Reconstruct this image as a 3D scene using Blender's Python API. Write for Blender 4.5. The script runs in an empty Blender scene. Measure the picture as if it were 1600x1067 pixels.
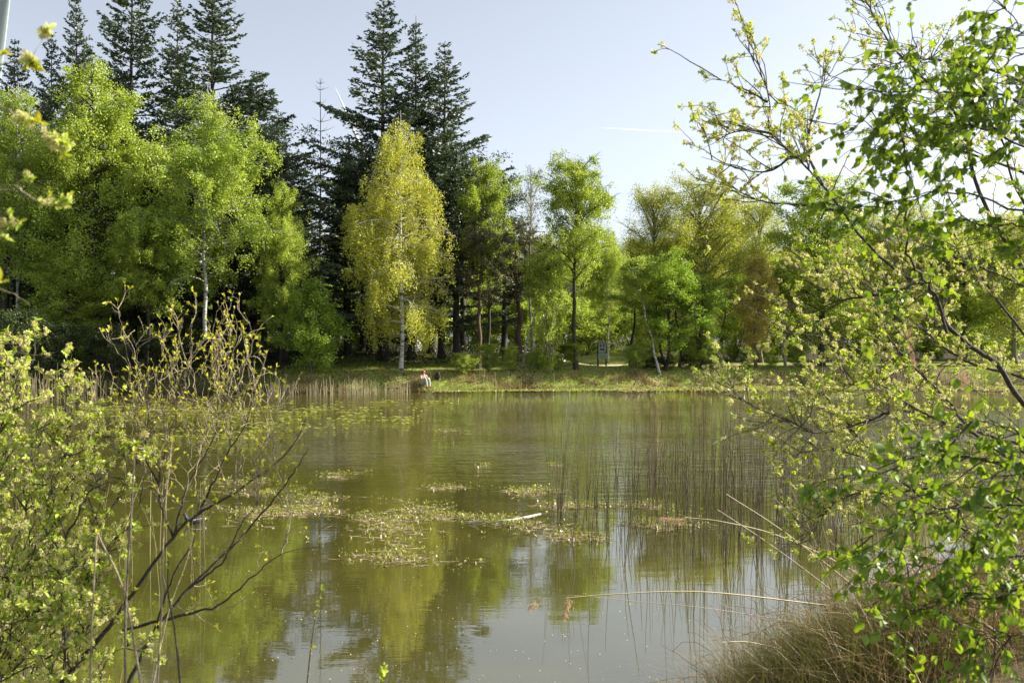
import bpy, bmesh, math, random
import numpy as np
from mathutils import Vector, Matrix

# ---------------------------------------------------------------- camera, sky, sun
C = bpy.context.scene
COL = C.collection
F = 1556.0; CX = 800.0; CY = 533.5; CAMZ = 2.6
cam = bpy.data.objects.new('camera', bpy.data.cameras.new('camera'))
COL.objects.link(cam); C.camera = cam
cam.location = (0, 0, CAMZ); cam.rotation_euler = (math.radians(90), 0, 0)
cam.data.lens = 35.0; cam.data.sensor_width = 36.0
cam.data.clip_start = 0.05; cam.data.clip_end = 6000
cam.data.dof.use_dof = True; cam.data.dof.focus_distance = 15; cam.data.dof.aperture_fstop = 8.0

SUN_EL = math.radians(33); SUN_AZ = math.radians(76)      # azimuth from the view direction towards the right
world = bpy.data.worlds.new('World'); C.world = world; world.use_nodes = True
wn = world.node_tree.nodes; wl = world.node_tree.links; wn.clear()
sky = wn.new('ShaderNodeTexSky'); sky.sky_type = 'NISHITA'; sky.sun_disc = False
sky.sun_elevation = SUN_EL; sky.sun_rotation = SUN_AZ
sky.air_density = 0.9; sky.dust_density = 1.6; sky.ozone_density = 3.0; sky.altitude = 50
bg = wn.new('ShaderNodeBackground'); bg.inputs['Strength'].default_value = 0.080
wo = wn.new('ShaderNodeOutputWorld')
hs = wn.new('ShaderNodeHueSaturation'); hs.inputs['Saturation'].default_value = 0.42
wl.new(sky.outputs[0], hs.inputs['Color']); wl.new(hs.outputs[0], bg.inputs['Color']); wl.new(bg.outputs[0], wo.inputs['Surface'])

sl = bpy.data.lights.new('sun', 'SUN'); sl.energy = 5.0; sl.angle = math.radians(0.5); sl.color = (1.0, 0.925, 0.79)
so = bpy.data.objects.new('sun', sl); COL.objects.link(so)
sd = Vector((math.sin(SUN_AZ)*math.cos(SUN_EL), math.cos(SUN_AZ)*math.cos(SUN_EL), math.sin(SUN_EL)))
so.rotation_euler = sd.to_track_quat('Z', 'Y').to_euler(); so.location = (30, 10, 40)
C.view_settings.view_transform = 'Standard'; C.view_settings.look = 'None'
C.view_settings.exposure = 1.45; C.view_settings.gamma = 1.0
C.cycles.max_bounces = 7; C.cycles.diffuse_bounces = 4; C.cycles.transmission_bounces = 5; C.cycles.glossy_bounces = 3
C.cycles.sample_clamp_indirect = 8

def P(px, py, Y):
    return np.array([(px-CX)/F*Y, Y, CAMZ-(py-CY)/F*Y])
def PX(px, Y): return (px-CX)/F*Y
def PZ(py, Y): return CAMZ-(py-CY)/F*Y

# ---------------------------------------------------------------- helpers
def nmat(name):
    m = bpy.data.materials.new(name); m.use_nodes = True
    nt = m.node_tree; nt.nodes.clear()
    out = nt.nodes.new('ShaderNodeOutputMaterial')
    return m, nt, out
def N(nt, t, **kw):
    n = nt.nodes.new(t)
    for k, v in kw.items():
        if k in n.inputs: n.inputs[k].default_value = v
        else: setattr(n, k, v)
    return n
def ramp(nt, fac, stops):
    r = nt.nodes.new('ShaderNodeValToRGB'); el = r.color_ramp.elements
    while len(el) < len(stops): el.new(0.5)
    for e, (p, c) in zip(el, stops): e.position = p; e.color = (*c, 1)
    nt.links.new(fac, r.inputs[0]); return r.outputs[0]
def leaf_mat(name, c1, c2, trans=0.45, tint=(1.25, 1.15, 0.5), nscale=0.35, gloss=0.3):
    m, nt, out = nmat(name)
    a = N(nt, 'ShaderNodeAttribute', attribute_name='v')
    g = N(nt, 'ShaderNodeTexCoord'); no = N(nt, 'ShaderNodeTexNoise', Scale=nscale, Detail=3.0)
    nt.links.new(g.outputs['Object'], no.inputs['Vector'])
    ad = N(nt, 'ShaderNodeMath', operation='MULTIPLY_ADD'); ad.inputs[1].default_value = 0.6
    nt.links.new(a.outputs['Fac'], ad.inputs[0]); nt.links.new(no.outputs[0], ad.inputs[2])
    oi = N(nt, 'ShaderNodeObjectInfo'); ad2 = N(nt, 'ShaderNodeMath', operation='MULTIPLY_ADD'); ad2.inputs[1].default_value = 0.18
    nt.links.new(oi.outputs['Random'], ad2.inputs[0]); nt.links.new(ad.outputs[0], ad2.inputs[2])
    col = ramp(nt, ad2.outputs[0], [(0.35, c1), (1.1 if False else 1.0, c2)])
    trans *= 0.85; p = N(nt, 'ShaderNodeBsdfPrincipled', Roughness=0.42); p.inputs['Specular IOR Level'].default_value = gloss
    nt.links.new(col, p.inputs['Base Color'])
    mu = N(nt, 'ShaderNodeMix', data_type='RGBA', blend_type='MULTIPLY'); mu.inputs[0].default_value = 1
    nt.links.new(col, mu.inputs[6]); mu.inputs[7].default_value = (*tint, 1)
    t = N(nt, 'ShaderNodeBsdfTranslucent'); nt.links.new(mu.outputs[2], t.inputs['Color'])
    mx = N(nt, 'ShaderNodeMixShader'); mx.inputs[0].default_value = trans
    nt.links.new(p.outputs[0], mx.inputs[1]); nt.links.new(t.outputs[0], mx.inputs[2])
    nt.links.new(mx.outputs[0], out.inputs[0]); return m
def bark_mat(name, c1, c2, scale=(6, 6, 2), rough=0.85):
    m, nt, out = nmat(name)
    tc = N(nt, 'ShaderNodeTexCoord'); mp = N(nt, 'ShaderNodeMapping'); mp.inputs['Scale'].default_value = scale
    nt.links.new(tc.outputs['Object'], mp.inputs[0])
    no = N(nt, 'ShaderNodeTexNoise', Scale=3.0, Detail=6.0, Roughness=0.7); nt.links.new(mp.outputs[0], no.inputs['Vector'])
    col = ramp(nt, no.outputs[0], [(0.35, c1), (0.65, c2)])
    p = N(nt, 'ShaderNodeBsdfPrincipled', Roughness=rough); nt.links.new(col, p.inputs['Base Color'])
    b = N(nt, 'ShaderNodeBump', Strength=0.6, Distance=0.02); nt.links.new(no.outputs[0], b.inputs['Height'])
    nt.links.new(b.outputs[0], p.inputs['Normal']); nt.links.new(p.outputs[0], out.inputs[0]); return m
def plain(name, c, rough=0.6, var=0.15, scale=8.0):
    m, nt, out = nmat(name)
    tc = N(nt, 'ShaderNodeTexCoord'); no = N(nt, 'ShaderNodeTexNoise', Scale=scale, Detail=4.0)
    nt.links.new(tc.outputs['Object'], no.inputs['Vector'])
    lo = tuple(x*(1-var) for x in c); hi = tuple(min(1, x*(1+var)) for x in c)
    col = ramp(nt, no.outputs[0], [(0.3, lo), (0.7, hi)])
    p = N(nt, 'ShaderNodeBsdfPrincipled', Roughness=rough); nt.links.new(col, p.inputs['Base Color'])
    nt.links.new(p.outputs[0], out.inputs[0]); return m

M = {}
M['yellow_leaf'] = leaf_mat('yellow_leaf', (0.25, 0.30, 0.045), (0.52, 0.52, 0.10), 0.5, (1.05, 1.05, 0.5))
M['lime_leaf'] = leaf_mat('lime_leaf', (0.12, 0.23, 0.035), (0.42, 0.51, 0.10), 0.5, (1.15, 1.1, 0.4))
M['green_leaf'] = leaf_mat('green_leaf', (0.10, 0.18, 0.026), (0.36, 0.43, 0.075), 0.5, (1.15, 1.2, 0.4))
M['olive_leaf'] = leaf_mat('olive_leaf', (0.17, 0.24, 0.03), (0.44, 0.47, 0.08), 0.45, (1.1, 1.05, 0.5))
M['tan_leaf'] = leaf_mat('tan_leaf', (0.34, 0.31, 0.07), (0.56, 0.49, 0.14), 0.45, (1.1, 1.0, 0.6))
M['vivid_leaf'] = leaf_mat('vivid_leaf', (0.09, 0.18, 0.024), (0.29, 0.39, 0.06), 0.5, (1.1, 1.2, 0.35))
M['needle'] = leaf_mat('needle', (0.03, 0.055, 0.034), (0.095, 0.125, 0.065), 0.15, (1, 1.1, 0.6))
M['pine_needle'] = leaf_mat('pine_needle', (0.05, 0.07, 0.035), (0.13, 0.12, 0.06), 0.2, (1, 1.1, 0.6))
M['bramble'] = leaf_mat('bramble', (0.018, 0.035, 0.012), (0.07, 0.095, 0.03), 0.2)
M['grass_far'] = leaf_mat('grass_far', (0.14, 0.23, 0.03), (0.40, 0.44, 0.09), 0.4, (1.1, 1.1, 0.5), 0.5)
M['straw'] = leaf_mat('straw', (0.16, 0.13, 0.05), (0.42, 0.35, 0.16), 0.3, (1, 0.9, 0.7), 0.6)
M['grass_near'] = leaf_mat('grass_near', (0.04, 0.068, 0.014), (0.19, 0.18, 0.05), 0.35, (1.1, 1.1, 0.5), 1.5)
M['reed_pale'] = leaf_mat('reed_pale', (0.20, 0.17, 0.09), (0.44, 0.37, 0.22), 0.1, (1, 1, 1), 1.0)
M['reed_dark'] = leaf_mat('reed_dark', (0.025, 0.022, 0.014), (0.10, 0.08, 0.045), 0.1, (1, 1, 1), 1.0)
M['plume'] = leaf_mat('plume', (0.38, 0.27, 0.16), (0.58, 0.45, 0.30), 0.4, (1.1, 0.95, 0.8), 2)
M['blossom'] = leaf_mat('blossom', (0.46, 0.46, 0.16), (0.74, 0.70, 0.36), 0.45, (1, 1, 0.75), 2)
M['willow_leaf'] = leaf_mat('willow_leaf', (0.17, 0.30, 0.035), (0.46, 0.54, 0.08), 0.5, (1.15, 1.15, 0.4), 2)
M['near_leaf'] = leaf_mat('near_leaf', (0.045, 0.12, 0.018), (0.20, 0.30, 0.045), 0.5, (1.5, 1.35, 0.35), 2, 0.35)
M['bud_leaf'] = leaf_mat('bud_leaf', (0.34, 0.40, 0.03), (0.54, 0.54, 0.06), 0.45, (1.1, 1.0, 0.5), 2)
M['pond_plant'] = leaf_mat('pond_plant', (0.14, 0.17, 0.03), (0.30, 0.31, 0.08), 0.4, (1.1, 1.1, 0.5), 1)
M['dead_mat'] = leaf_mat('dead_mat', (0.13, 0.10, 0.05), (0.34, 0.27, 0.15), 0.1, (1, 1, 1), 1)
M['bark_dark'] = bark_mat('bark_dark', (0.018, 0.014, 0.011), (0.06, 0.048, 0.036))
M['bark_pine'] = bark_mat('bark_pine', (0.05, 0.035, 0.025), (0.14, 0.085, 0.055))
M['bark_grey'] = bark_mat('bark_grey', (0.09, 0.08, 0.06), (0.24, 0.21, 0.16))
M['bark_dead'] = bark_mat('bark_dead', (0.10, 0.09, 0.08), (0.25, 0.23, 0.20))
M['twig'] = bark_mat('twig', (0.06, 0.05, 0.035), (0.20, 0.17, 0.12), (20, 20, 20))
M['twig_tan'] = bark_mat('twig_tan', (0.16, 0.13, 0.08), (0.42, 0.35, 0.22), (20, 20, 20))
M['twig_dark'] = bark_mat('twig_dark', (0.025, 0.022, 0.018), (0.09, 0.075, 0.055), (20, 20, 20))
M['rust_stem_'] = leaf_mat('rust_stem_', (0.08, 0.055, 0.022), (0.32, 0.21, 0.09), .15, (1, 1, 1), 3)
def birch_bark():
    m, nt, out = nmat('birch_bark')
    tc = N(nt, 'ShaderNodeTexCoord'); mp = N(nt, 'ShaderNodeMapping'); mp.inputs['Scale'].default_value = (1.5, 1.5, 5)
    nt.links.new(tc.outputs['Object'], mp.inputs[0])
    no = N(nt, 'ShaderNodeTexNoise', Scale=1.6, Detail=5.0, Roughness=0.6); nt.links.new(mp.outputs[0], no.inputs['Vector'])
    col = ramp(nt, no.outputs[0], [(0.40, (0.05, 0.045, 0.04)), (0.47, (0.36, 0.35, 0.32)), (0.8, (0.52, 0.51, 0.48))])
    p = N(nt, 'ShaderNodeBsdfPrincipled', Roughness=0.7); nt.links.new(col, p.inputs['Base Color'])
    nt.links.new(p.outputs[0], out.inputs[0]); return m
M['bark_birch'] = birch_bark()

def mesh_from(name, V, Fs, mat=None, v=None, smooth=False):
    """V (n,3); Fs: list of arrays (m,k) of faces of equal side count"""
    me = bpy.data.meshes.new(name)
    V = np.asarray(V, dtype=np.float32).reshape(-1, 3)
    me.vertices.add(len(V)); me.vertices.foreach_set('co', V.ravel())
    Fs = [np.asarray(f, dtype=np.int32) for f in Fs if len(f)]
    li = np.concatenate([f.ravel() for f in Fs]); tot = np.concatenate([np.full(len(f), f.shape[1], np.int32) for f in Fs])
    st = np.concatenate([[0], np.cumsum(tot)[:-1]]).astype(np.int32)
    me.loops.add(len(li)); me.loops.foreach_set('vertex_index', li)
    me.polygons.add(len(tot)); me.polygons.foreach_set('loop_start', st)
    me.update(calc_edges=True)
    if v is not None:
        at = me.attributes.new('v', 'FLOAT', 'POINT'); at.data.foreach_set('value', np.asarray(v, np.float32))
    if smooth: me.polygons.foreach_set('use_smooth', np.ones(len(tot), bool))
    if mat: me.materials.append(M[mat])
    return me
def link(name, me, parent=None, loc=None):
    o = bpy.data.objects.new(name, me); COL.objects.link(o)
    if parent: o.parent = parent
    if loc is not None: o.location = loc
    return o
def tag(o, label, cat, group=None, kind=None):
    if label: o['label'] = label
    if cat: o['category'] = cat
    if group: o['group'] = group
    if kind: o['kind'] = kind
    return o
def empty(name, loc=(0, 0, 0)):
    o = bpy.data.objects.new(name, None); COL.objects.link(o); o.location = loc; o.empty_display_size = 0.2; return o

def unit(a):
    return a/np.maximum(np.linalg.norm(a, axis=-1, keepdims=True), 1e-9)
def quads(c, d, rng, L, W, flat=0.0):
    """rhombic leaves: centres c, long axes d (unit, or None for random)"""
    n = len(c)
    if d is None: d = unit(rng.normal(size=(n, 3)))
    r = rng.normal(size=(n, 3)); r[:, 2] *= (1-flat)
    s = unit(np.cross(d, np.cross(r, d) if flat else r))
    if flat: s = unit(np.cross(d, unit(r*0.3+np.array([0, 0, 1]))))
    L = np.broadcast_to(L, (n,))[:, None]*rng.uniform(0.65, 1.3, (n, 1)); W = np.broadcast_to(W, (n,))[:, None]*rng.uniform(0.7, 1.25, (n, 1))
    V = np.stack([c-d*L/2, c+s*W/2-d*L*0.08, c+d*L/2, c-s*W/2-d*L*0.08], 1).reshape(-1, 3)
    Q = np.arange(4*n).reshape(n, 4)
    return V, Q, np.repeat(rng.uniform(0, 1, n), 4)
def tubes(lines, sides=5, cap=False):
    """lines: list of (pts (k,3), radii (k,))"""
    V = []; Q = []; off = 0
    ang = np.arange(sides)/sides*2*math.pi; ca = np.cos(ang); sa = np.sin(ang)
    for pts, rad in lines:
        pts = np.asarray(pts, float); k = len(pts); rad = np.broadcast_to(rad, (k,))
        t = unit(np.gradient(pts, axis=0)); m = unit(t.mean(0)+1e-6)
        ref = np.array([1., 0, 0]) if abs(m[0]) < 0.7 else np.array([0, 1., 0])
        u = unit(np.cross(t, ref)); w = np.cross(t, u)
        ring = pts[:, None, :]+rad[:, None, None]*(ca[None, :, None]*u[:, None, :]+sa[None, :, None]*w[:, None, :])
        V.append(ring.reshape(-1, 3))
        i = np.arange(k-1)[:, None]*sides+off; j = np.arange(sides)[None, :]; jn = (j+1) % sides
        Q.append(np.stack([i+j, i+jn, i+sides+jn, i+sides+j], -1).reshape(-1, 4)); off += k*sides
    return np.concatenate(V), np.concatenate(Q)
def merge(parts):
    V = []; Fq = []; Ft = []; v = []; off = 0
    for (vv, ff, at) in parts:
        V.append(vv); v.append(at if at is not None else np.full(len(vv), 0.5))
        (Fq if ff.shape[1] == 4 else Ft).append(ff+off); off += len(vv)
    Fs = []
    if Fq: Fs.append(np.concatenate(Fq))
    if Ft: Fs.append(np.concatenate(Ft))
    return np.concatenate(V), Fs, np.concatenate(v)
def bez(a, b, c, s):
    s = np.asarray(s)[..., None]
    return a*(1-s)**2+2*b*s*(1-s)+c*s*s
def catmull(pts, n=6):
    pts = np.asarray(pts, float)
    if len(pts) < 3: return np.array([pts[0]*(1-t)+pts[-1]*t for t in np.linspace(0, 1, n+1)])
    p = np.vstack([2*pts[0]-pts[1], pts, 2*pts[-1]-pts[-2]]); out = []
    for i in range(1, len(p)-2):
        for t in np.arange(n)/n:
            a, b, c, d = p[i-1], p[i], p[i+1], p[i+2]
            out.append(0.5*((2*b)+(-a+c)*t+(2*a-5*b+4*c-d)*t*t+(-a+3*b-3*c+d)*t**3))
    out.append(pts[-1]); return np.array(out)

# ---------------------------------------------------------------- terrain
POND = np.array([(-3.3, 6.6), (-1.6, 4.4), (0, 4.2), (0.7, 4.8), (1.15, 6.1), (1.9, 7.5), (3.2, 8.7), (5.0, 9.8), (8.5, 11), (14, 12.5), (24, 18), (36, 30), (40, 44),
    (34, 56), (25, 58.5), (17, 58.0), (11, 56.5), (6, 54.6), (1, 53), (-4, 51.2), (-8, 50.2), (-13, 49.4), (-18, 48.6), (-23, 47.2), (-27, 44.5), (-30, 38), (-29, 28), (-21, 18), (-12, 12.0), (-6, 8.5)])
def pond_sd(x, y):
    """positive on land"""
    p = np.stack([x, y], -1).reshape(-1, 1, 2).astype(float)
    a = POND[None]; b = np.roll(POND, -1, 0)[None]
    ab = b-a; t = np.clip(((p-a)*ab).sum(-1)/(ab*ab).sum(-1), 0, 1)
    d = np.sqrt((((a+ab*t[..., None])-p)**2).sum(-1)).min(1)
    c = ((a[..., 1] > p[..., 1]) != (b[..., 1] > p[..., 1])) & (p[..., 0] < (b[..., 0]-a[..., 0])*(p[..., 1]-a[..., 1])/(b[..., 1]-a[..., 1]+1e-12)+a[..., 0])
    ins = c.sum(1) % 2 == 1
    return np.where(ins, -d, d).reshape(np.shape(x))
def sst(a, b, t):
    t = np.clip((t-a)/(b-a), 0, 1); return t*t*(3-2*t)
def gh(x, y):
    x = np.asarray(x, float); y = np.asarray(y, float)
    d = pond_sd(x, y)
    top = 0.95+0.2*sst(30, 50, y)
    z = np.where(d > 0, sst(-0.5, 1.7, d)*top, 0)-0.13
    z = np.where(d <= 0, -0.05-1.2*sst(0, 5, -d), z)
    z = z+(0.03*np.sin(x*1.7+y*0.6)+0.03*np.sin(y*2.1-x*0.9+1))*sst(0.2, 2, d)
    z = z+0.07*np.sin(x*2.9+np.sin(y*1.9)*1.5)*np.sin(x*1.13+y)*sst(3, 0, np.abs(d))
    z = z+(0.95*np.exp(-((y-64)/4.2)**2)*sst(5.5, 0.0, x))*sst(2, 6, d)
    z = z+0.75*np.exp(-((x-8.0)/4.2)**2-((y-71)/2.2)**2)
    z = z+0.5*sst(66, 100, y)
    return z
def axis(lo, hi, dlo, dhi, step, grow=1.35):
    a = list(np.arange(dlo, dhi+1e-6, step)); s = step; x = dhi
    while x < hi: s *= grow; x += s; a.append(x)
    s = step; x = dlo; pre = []
    while x > lo: s *= grow; x -= s; pre.append(x)
    return np.array(pre[::-1]+a)
gx = axis(-3000, 3000, -46, 46, 0.4); gy = axis(-1500, 5000, -3, 90, 0.4)
X, Y = np.meshgrid(gx, gy); Z = gh(X, Y)
nx, ny = len(gx), len(gy)
idx = np.arange(nx*ny).reshape(ny, nx)
gq = np.stack([idx[:-1, :-1], idx[:-1, 1:], idx[1:, 1:], idx[1:, :-1]], -1).reshape(-1, 4)
def ground_mat():
    m, nt, out = nmat('ground')
    g = N(nt, 'ShaderNodeNewGeometry')
    n1 = N(nt, 'ShaderNodeTexNoise', Scale=0.45, Detail=6.0, Roughness=0.65); nt.links.new(g.outputs['Position'], n1.inputs['Vector'])
    n2 = N(nt, 'ShaderNodeTexNoise', Scale=9.0, Detail=5.0, Roughness=0.7); nt.links.new(g.outputs['Position'], n2.inputs['Vector'])
    green = ramp(nt, n2.outputs[0], [(0.3, (0.08, 0.13, 0.02)), (0.7, (0.24, 0.29, 0.05))])
    straw = ramp(nt, n2.outputs[0], [(0.3, (0.12, 0.09, 0.04)), (0.7, (0.34, 0.28, 0.13))])
    mud = ramp(nt, n2.outputs[0], [(0.3, (0.022, 0.018, 0.01)), (0.7, (0.06, 0.048, 0.028))])
    f = ramp(nt, n1.outputs[0], [(0.45, (0, 0, 0)), (0.62, (1, 1, 1))])
    mx = N(nt, 'ShaderNodeMix', data_type='RGBA'); nt.links.new(f, mx.inputs[0]); nt.links.new(green, mx.inputs[6]); nt.links.new(straw, mx.inputs[7])
    a = N(nt, 'ShaderNodeAttribute', attribute_name='v')
    mx2 = N(nt, 'ShaderNodeMix', data_type='RGBA'); nt.links.new(a.outputs['Fac'], mx2.inputs[0]); nt.links.new(mx.outputs[2], mx2.inputs[6]); nt.links.new(mud, mx2.inputs[7])
    p = N(nt, 'ShaderNodeBsdfPrincipled', Roughness=0.95); p.inputs['Specular IOR Level'].default_value = 0.1
    nt.links.new(mx2.outputs[2], p.inputs['Base Color'])
    b = N(nt, 'ShaderNodeBump', Strength=0.8, Distance=0.06); nt.links.new(n2.outputs[0], b.inputs['Height']); nt.links.new(b.outputs[0], p.inputs['Normal'])
    nt.links.new(p.outputs[0], out.inputs[0]); return m
M['ground'] = ground_mat()
mud = np.clip(sst(0.25, -0.05, Z)+sst(60.5, 62.5, Y)*sst(4.2, 1.5, X)+sst(-9, -14, X)*sst(40, 50, Y)*0.8+sst(75, 80, Y)+.75*sst(14, 10, Y), 0, 1)
ground = link('ground', mesh_from('ground', np.stack([X, Y, Z], -1).reshape(-1, 3), [gq], 'ground', mud.ravel(), True))
tag(ground, 'uneven grassy and muddy ground around the pond', None, None, 'structure')

def water_mat():
    m, nt, out = nmat('pond_water')
    g = N(nt, 'ShaderNodeNewGeometry')
    mp = N(nt, 'ShaderNodeMapping'); mp.inputs['Scale'].default_value = (0.9, 3.0, 1); mp.inputs['Rotation'].default_value = (0, 0, 0.10)
    nt.links.new(g.outputs['Position'], mp.inputs[0])
    n1 = N(nt, 'ShaderNodeTexNoise', Scale=1.0, Detail=4.0, Roughness=0.62, Distortion=0.25); nt.links.new(mp.outputs[0], n1.inputs['Vector'])
    mp2 = N(nt, 'ShaderNodeMapping'); mp2.inputs['Scale'].default_value = (0.07, 0.16, 1); nt.links.new(g.outputs['Position'], mp2.inputs[0])
    n2 = N(nt, 'ShaderNodeTexNoise', Scale=1.0, Detail=2.0); nt.links.new(mp2.outputs[0], n2.inputs['Vector'])
    sep = N(nt, 'ShaderNodeSeparateXYZ'); nt.links.new(g.outputs['Position'], sep.inputs[0])
    mr = N(nt, 'ShaderNodeMapRange'); mr.inputs[1].default_value = 13; mr.inputs[2].default_value = 27; mr.inputs[3].default_value = 0.02; mr.inputs[4].default_value = 1.0; mr.interpolation_type = 'SMOOTHSTEP'
    nt.links.new(sep.outputs[1], mr.inputs[0])
    r2 = N(nt, 'ShaderNodeMapRange'); r2.inputs[1].default_value = 0.35; r2.inputs[2].default_value = 0.65; r2.inputs[3].default_value = 0.35; r2.inputs[4].default_value = 1.1
    nt.links.new(n2.outputs[0], r2.inputs[0])
    mu = N(nt, 'ShaderNodeMath', operation='MULTIPLY'); nt.links.new(mr.outputs[0], mu.inputs[0]); nt.links.new(r2.outputs[0], mu.inputs[1])
    b = N(nt, 'ShaderNodeBump', Distance=0.085); nt.links.new(mu.outputs[0], b.inputs['Strength']); nt.links.new(n1.outputs[0], b.inputs['Height'])
    n3 = N(nt, 'ShaderNodeTexNoise', Scale=0.5, Detail=3.0); nt.links.new(g.outputs['Position'], n3.inputs['Vector'])
    col = ramp(nt, n3.outputs[0], [(0.3, (0.045, 0.043, 0.010)), (0.7, (0.072, 0.066, 0.016))])
    p = N(nt, 'ShaderNodeBsdfPrincipled', Roughness=0.02, IOR=2.5); nt.links.new(col, p.inputs['Base Color'])
    nt.links.new(b.outputs[0], p.inputs['Normal']); nt.links.new(p.outputs[0], out.inputs[0]); return m
M['water'] = water_mat()
wx = np.linspace(-50, 60, 12); wy = np.linspace(1, 70, 8); WX, WY = np.meshgrid(wx, wy)
i2 = np.arange(96).reshape(8, 12); wq = np.stack([i2[:-1, :-1], i2[:-1, 1:], i2[1:, 1:], i2[1:, :-1]], -1).reshape(-1, 4)
tag(link('water', mesh_from('water', np.stack([WX, WY, WX*0], -1).reshape(-1, 3), [wq], 'water')), 'murky olive pond water with soft ripples and reflections', None, None, 'structure')
# sandy path
M['path'] = plain('path', (0.50, 0.42, 0.28), 0.9, 0.2, 3)
pxs = np.linspace(-2, 30, 50); rows = []
for k, wv in enumerate((-0.9, -0.3, 0.3, 0.9)):
    yy = 64.2+wv*1.0+0.9*np.sin((pxs-4)*0.12)-0.03*(pxs-6); rows.append(np.stack([pxs, yy, gh(pxs, yy)+0.03], -1))
V = np.concatenate(rows); ii = np.arange(200).reshape(4, 50)
tag(link('path', mesh_from('path', V, [np.stack([ii[:-1, :-1], ii[:-1, 1:], ii[1:, 1:], ii[1:, :-1]], -1).reshape(-1, 4)], 'path')), 'pale sandy path running behind the grass bank', None, None, 'structure')

# contrail high in the sky: a very thin long cloud tube
def cloud_mat():
    m, nt, out = nmat('contrail_vapour')
    d0 = N(nt, 'ShaderNodeBsdfDiffuse'); d0.inputs[0].default_value = (1, 1, 1, 1); d1 = N(nt, 'ShaderNodeBsdfTranslucent'); d1.inputs[0].default_value = (1, 1, 1, 1); d = N(nt, 'ShaderNodeAddShader'); nt.links.new(d0.outputs[0], d.inputs[0]); nt.links.new(d1.outputs[0], d.inputs[1]); tr = N(nt, 'ShaderNodeBsdfTransparent')
    tc = N(nt, 'ShaderNodeTexCoord'); no = N(nt, 'ShaderNodeTexNoise', Scale=0.004, Detail=1.0); nt.links.new(tc.outputs['Object'], no.inputs['Vector'])
    f = N(nt, 'ShaderNodeMapRange'); f.inputs[1].default_value = 0.35; f.inputs[2].default_value = 0.7; f.inputs[3].default_value = 0.01; f.inputs[4].default_value = 0.07
    nt.links.new(no.outputs[0], f.inputs[0]); mx = N(nt, 'ShaderNodeMixShader'); nt.links.new(f.outputs[0], mx.inputs[0])
    nt.links.new(tr.outputs[0], mx.inputs[1]); nt.links.new(d.outputs[0], mx.inputs[2]); nt.links.new(mx.outputs[0], out.inputs[0]); return m
M['contrail'] = cloud_mat()
cl = np.array([P(a, b, 3800) for a, b in [(940, 200), (980, 202), (1030, 205), (1090, 208), (1180, 212)]])
cl = catmull(cl, 8); V, Q = tubes([(cl, np.linspace(1.8, 4.5, len(cl)))], 8)
tag(link('contrail', mesh_from('contrail', V, [Q], 'contrail', None, True)), 'thin faint white vapour trail across the pale sky', 'contrail')

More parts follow.
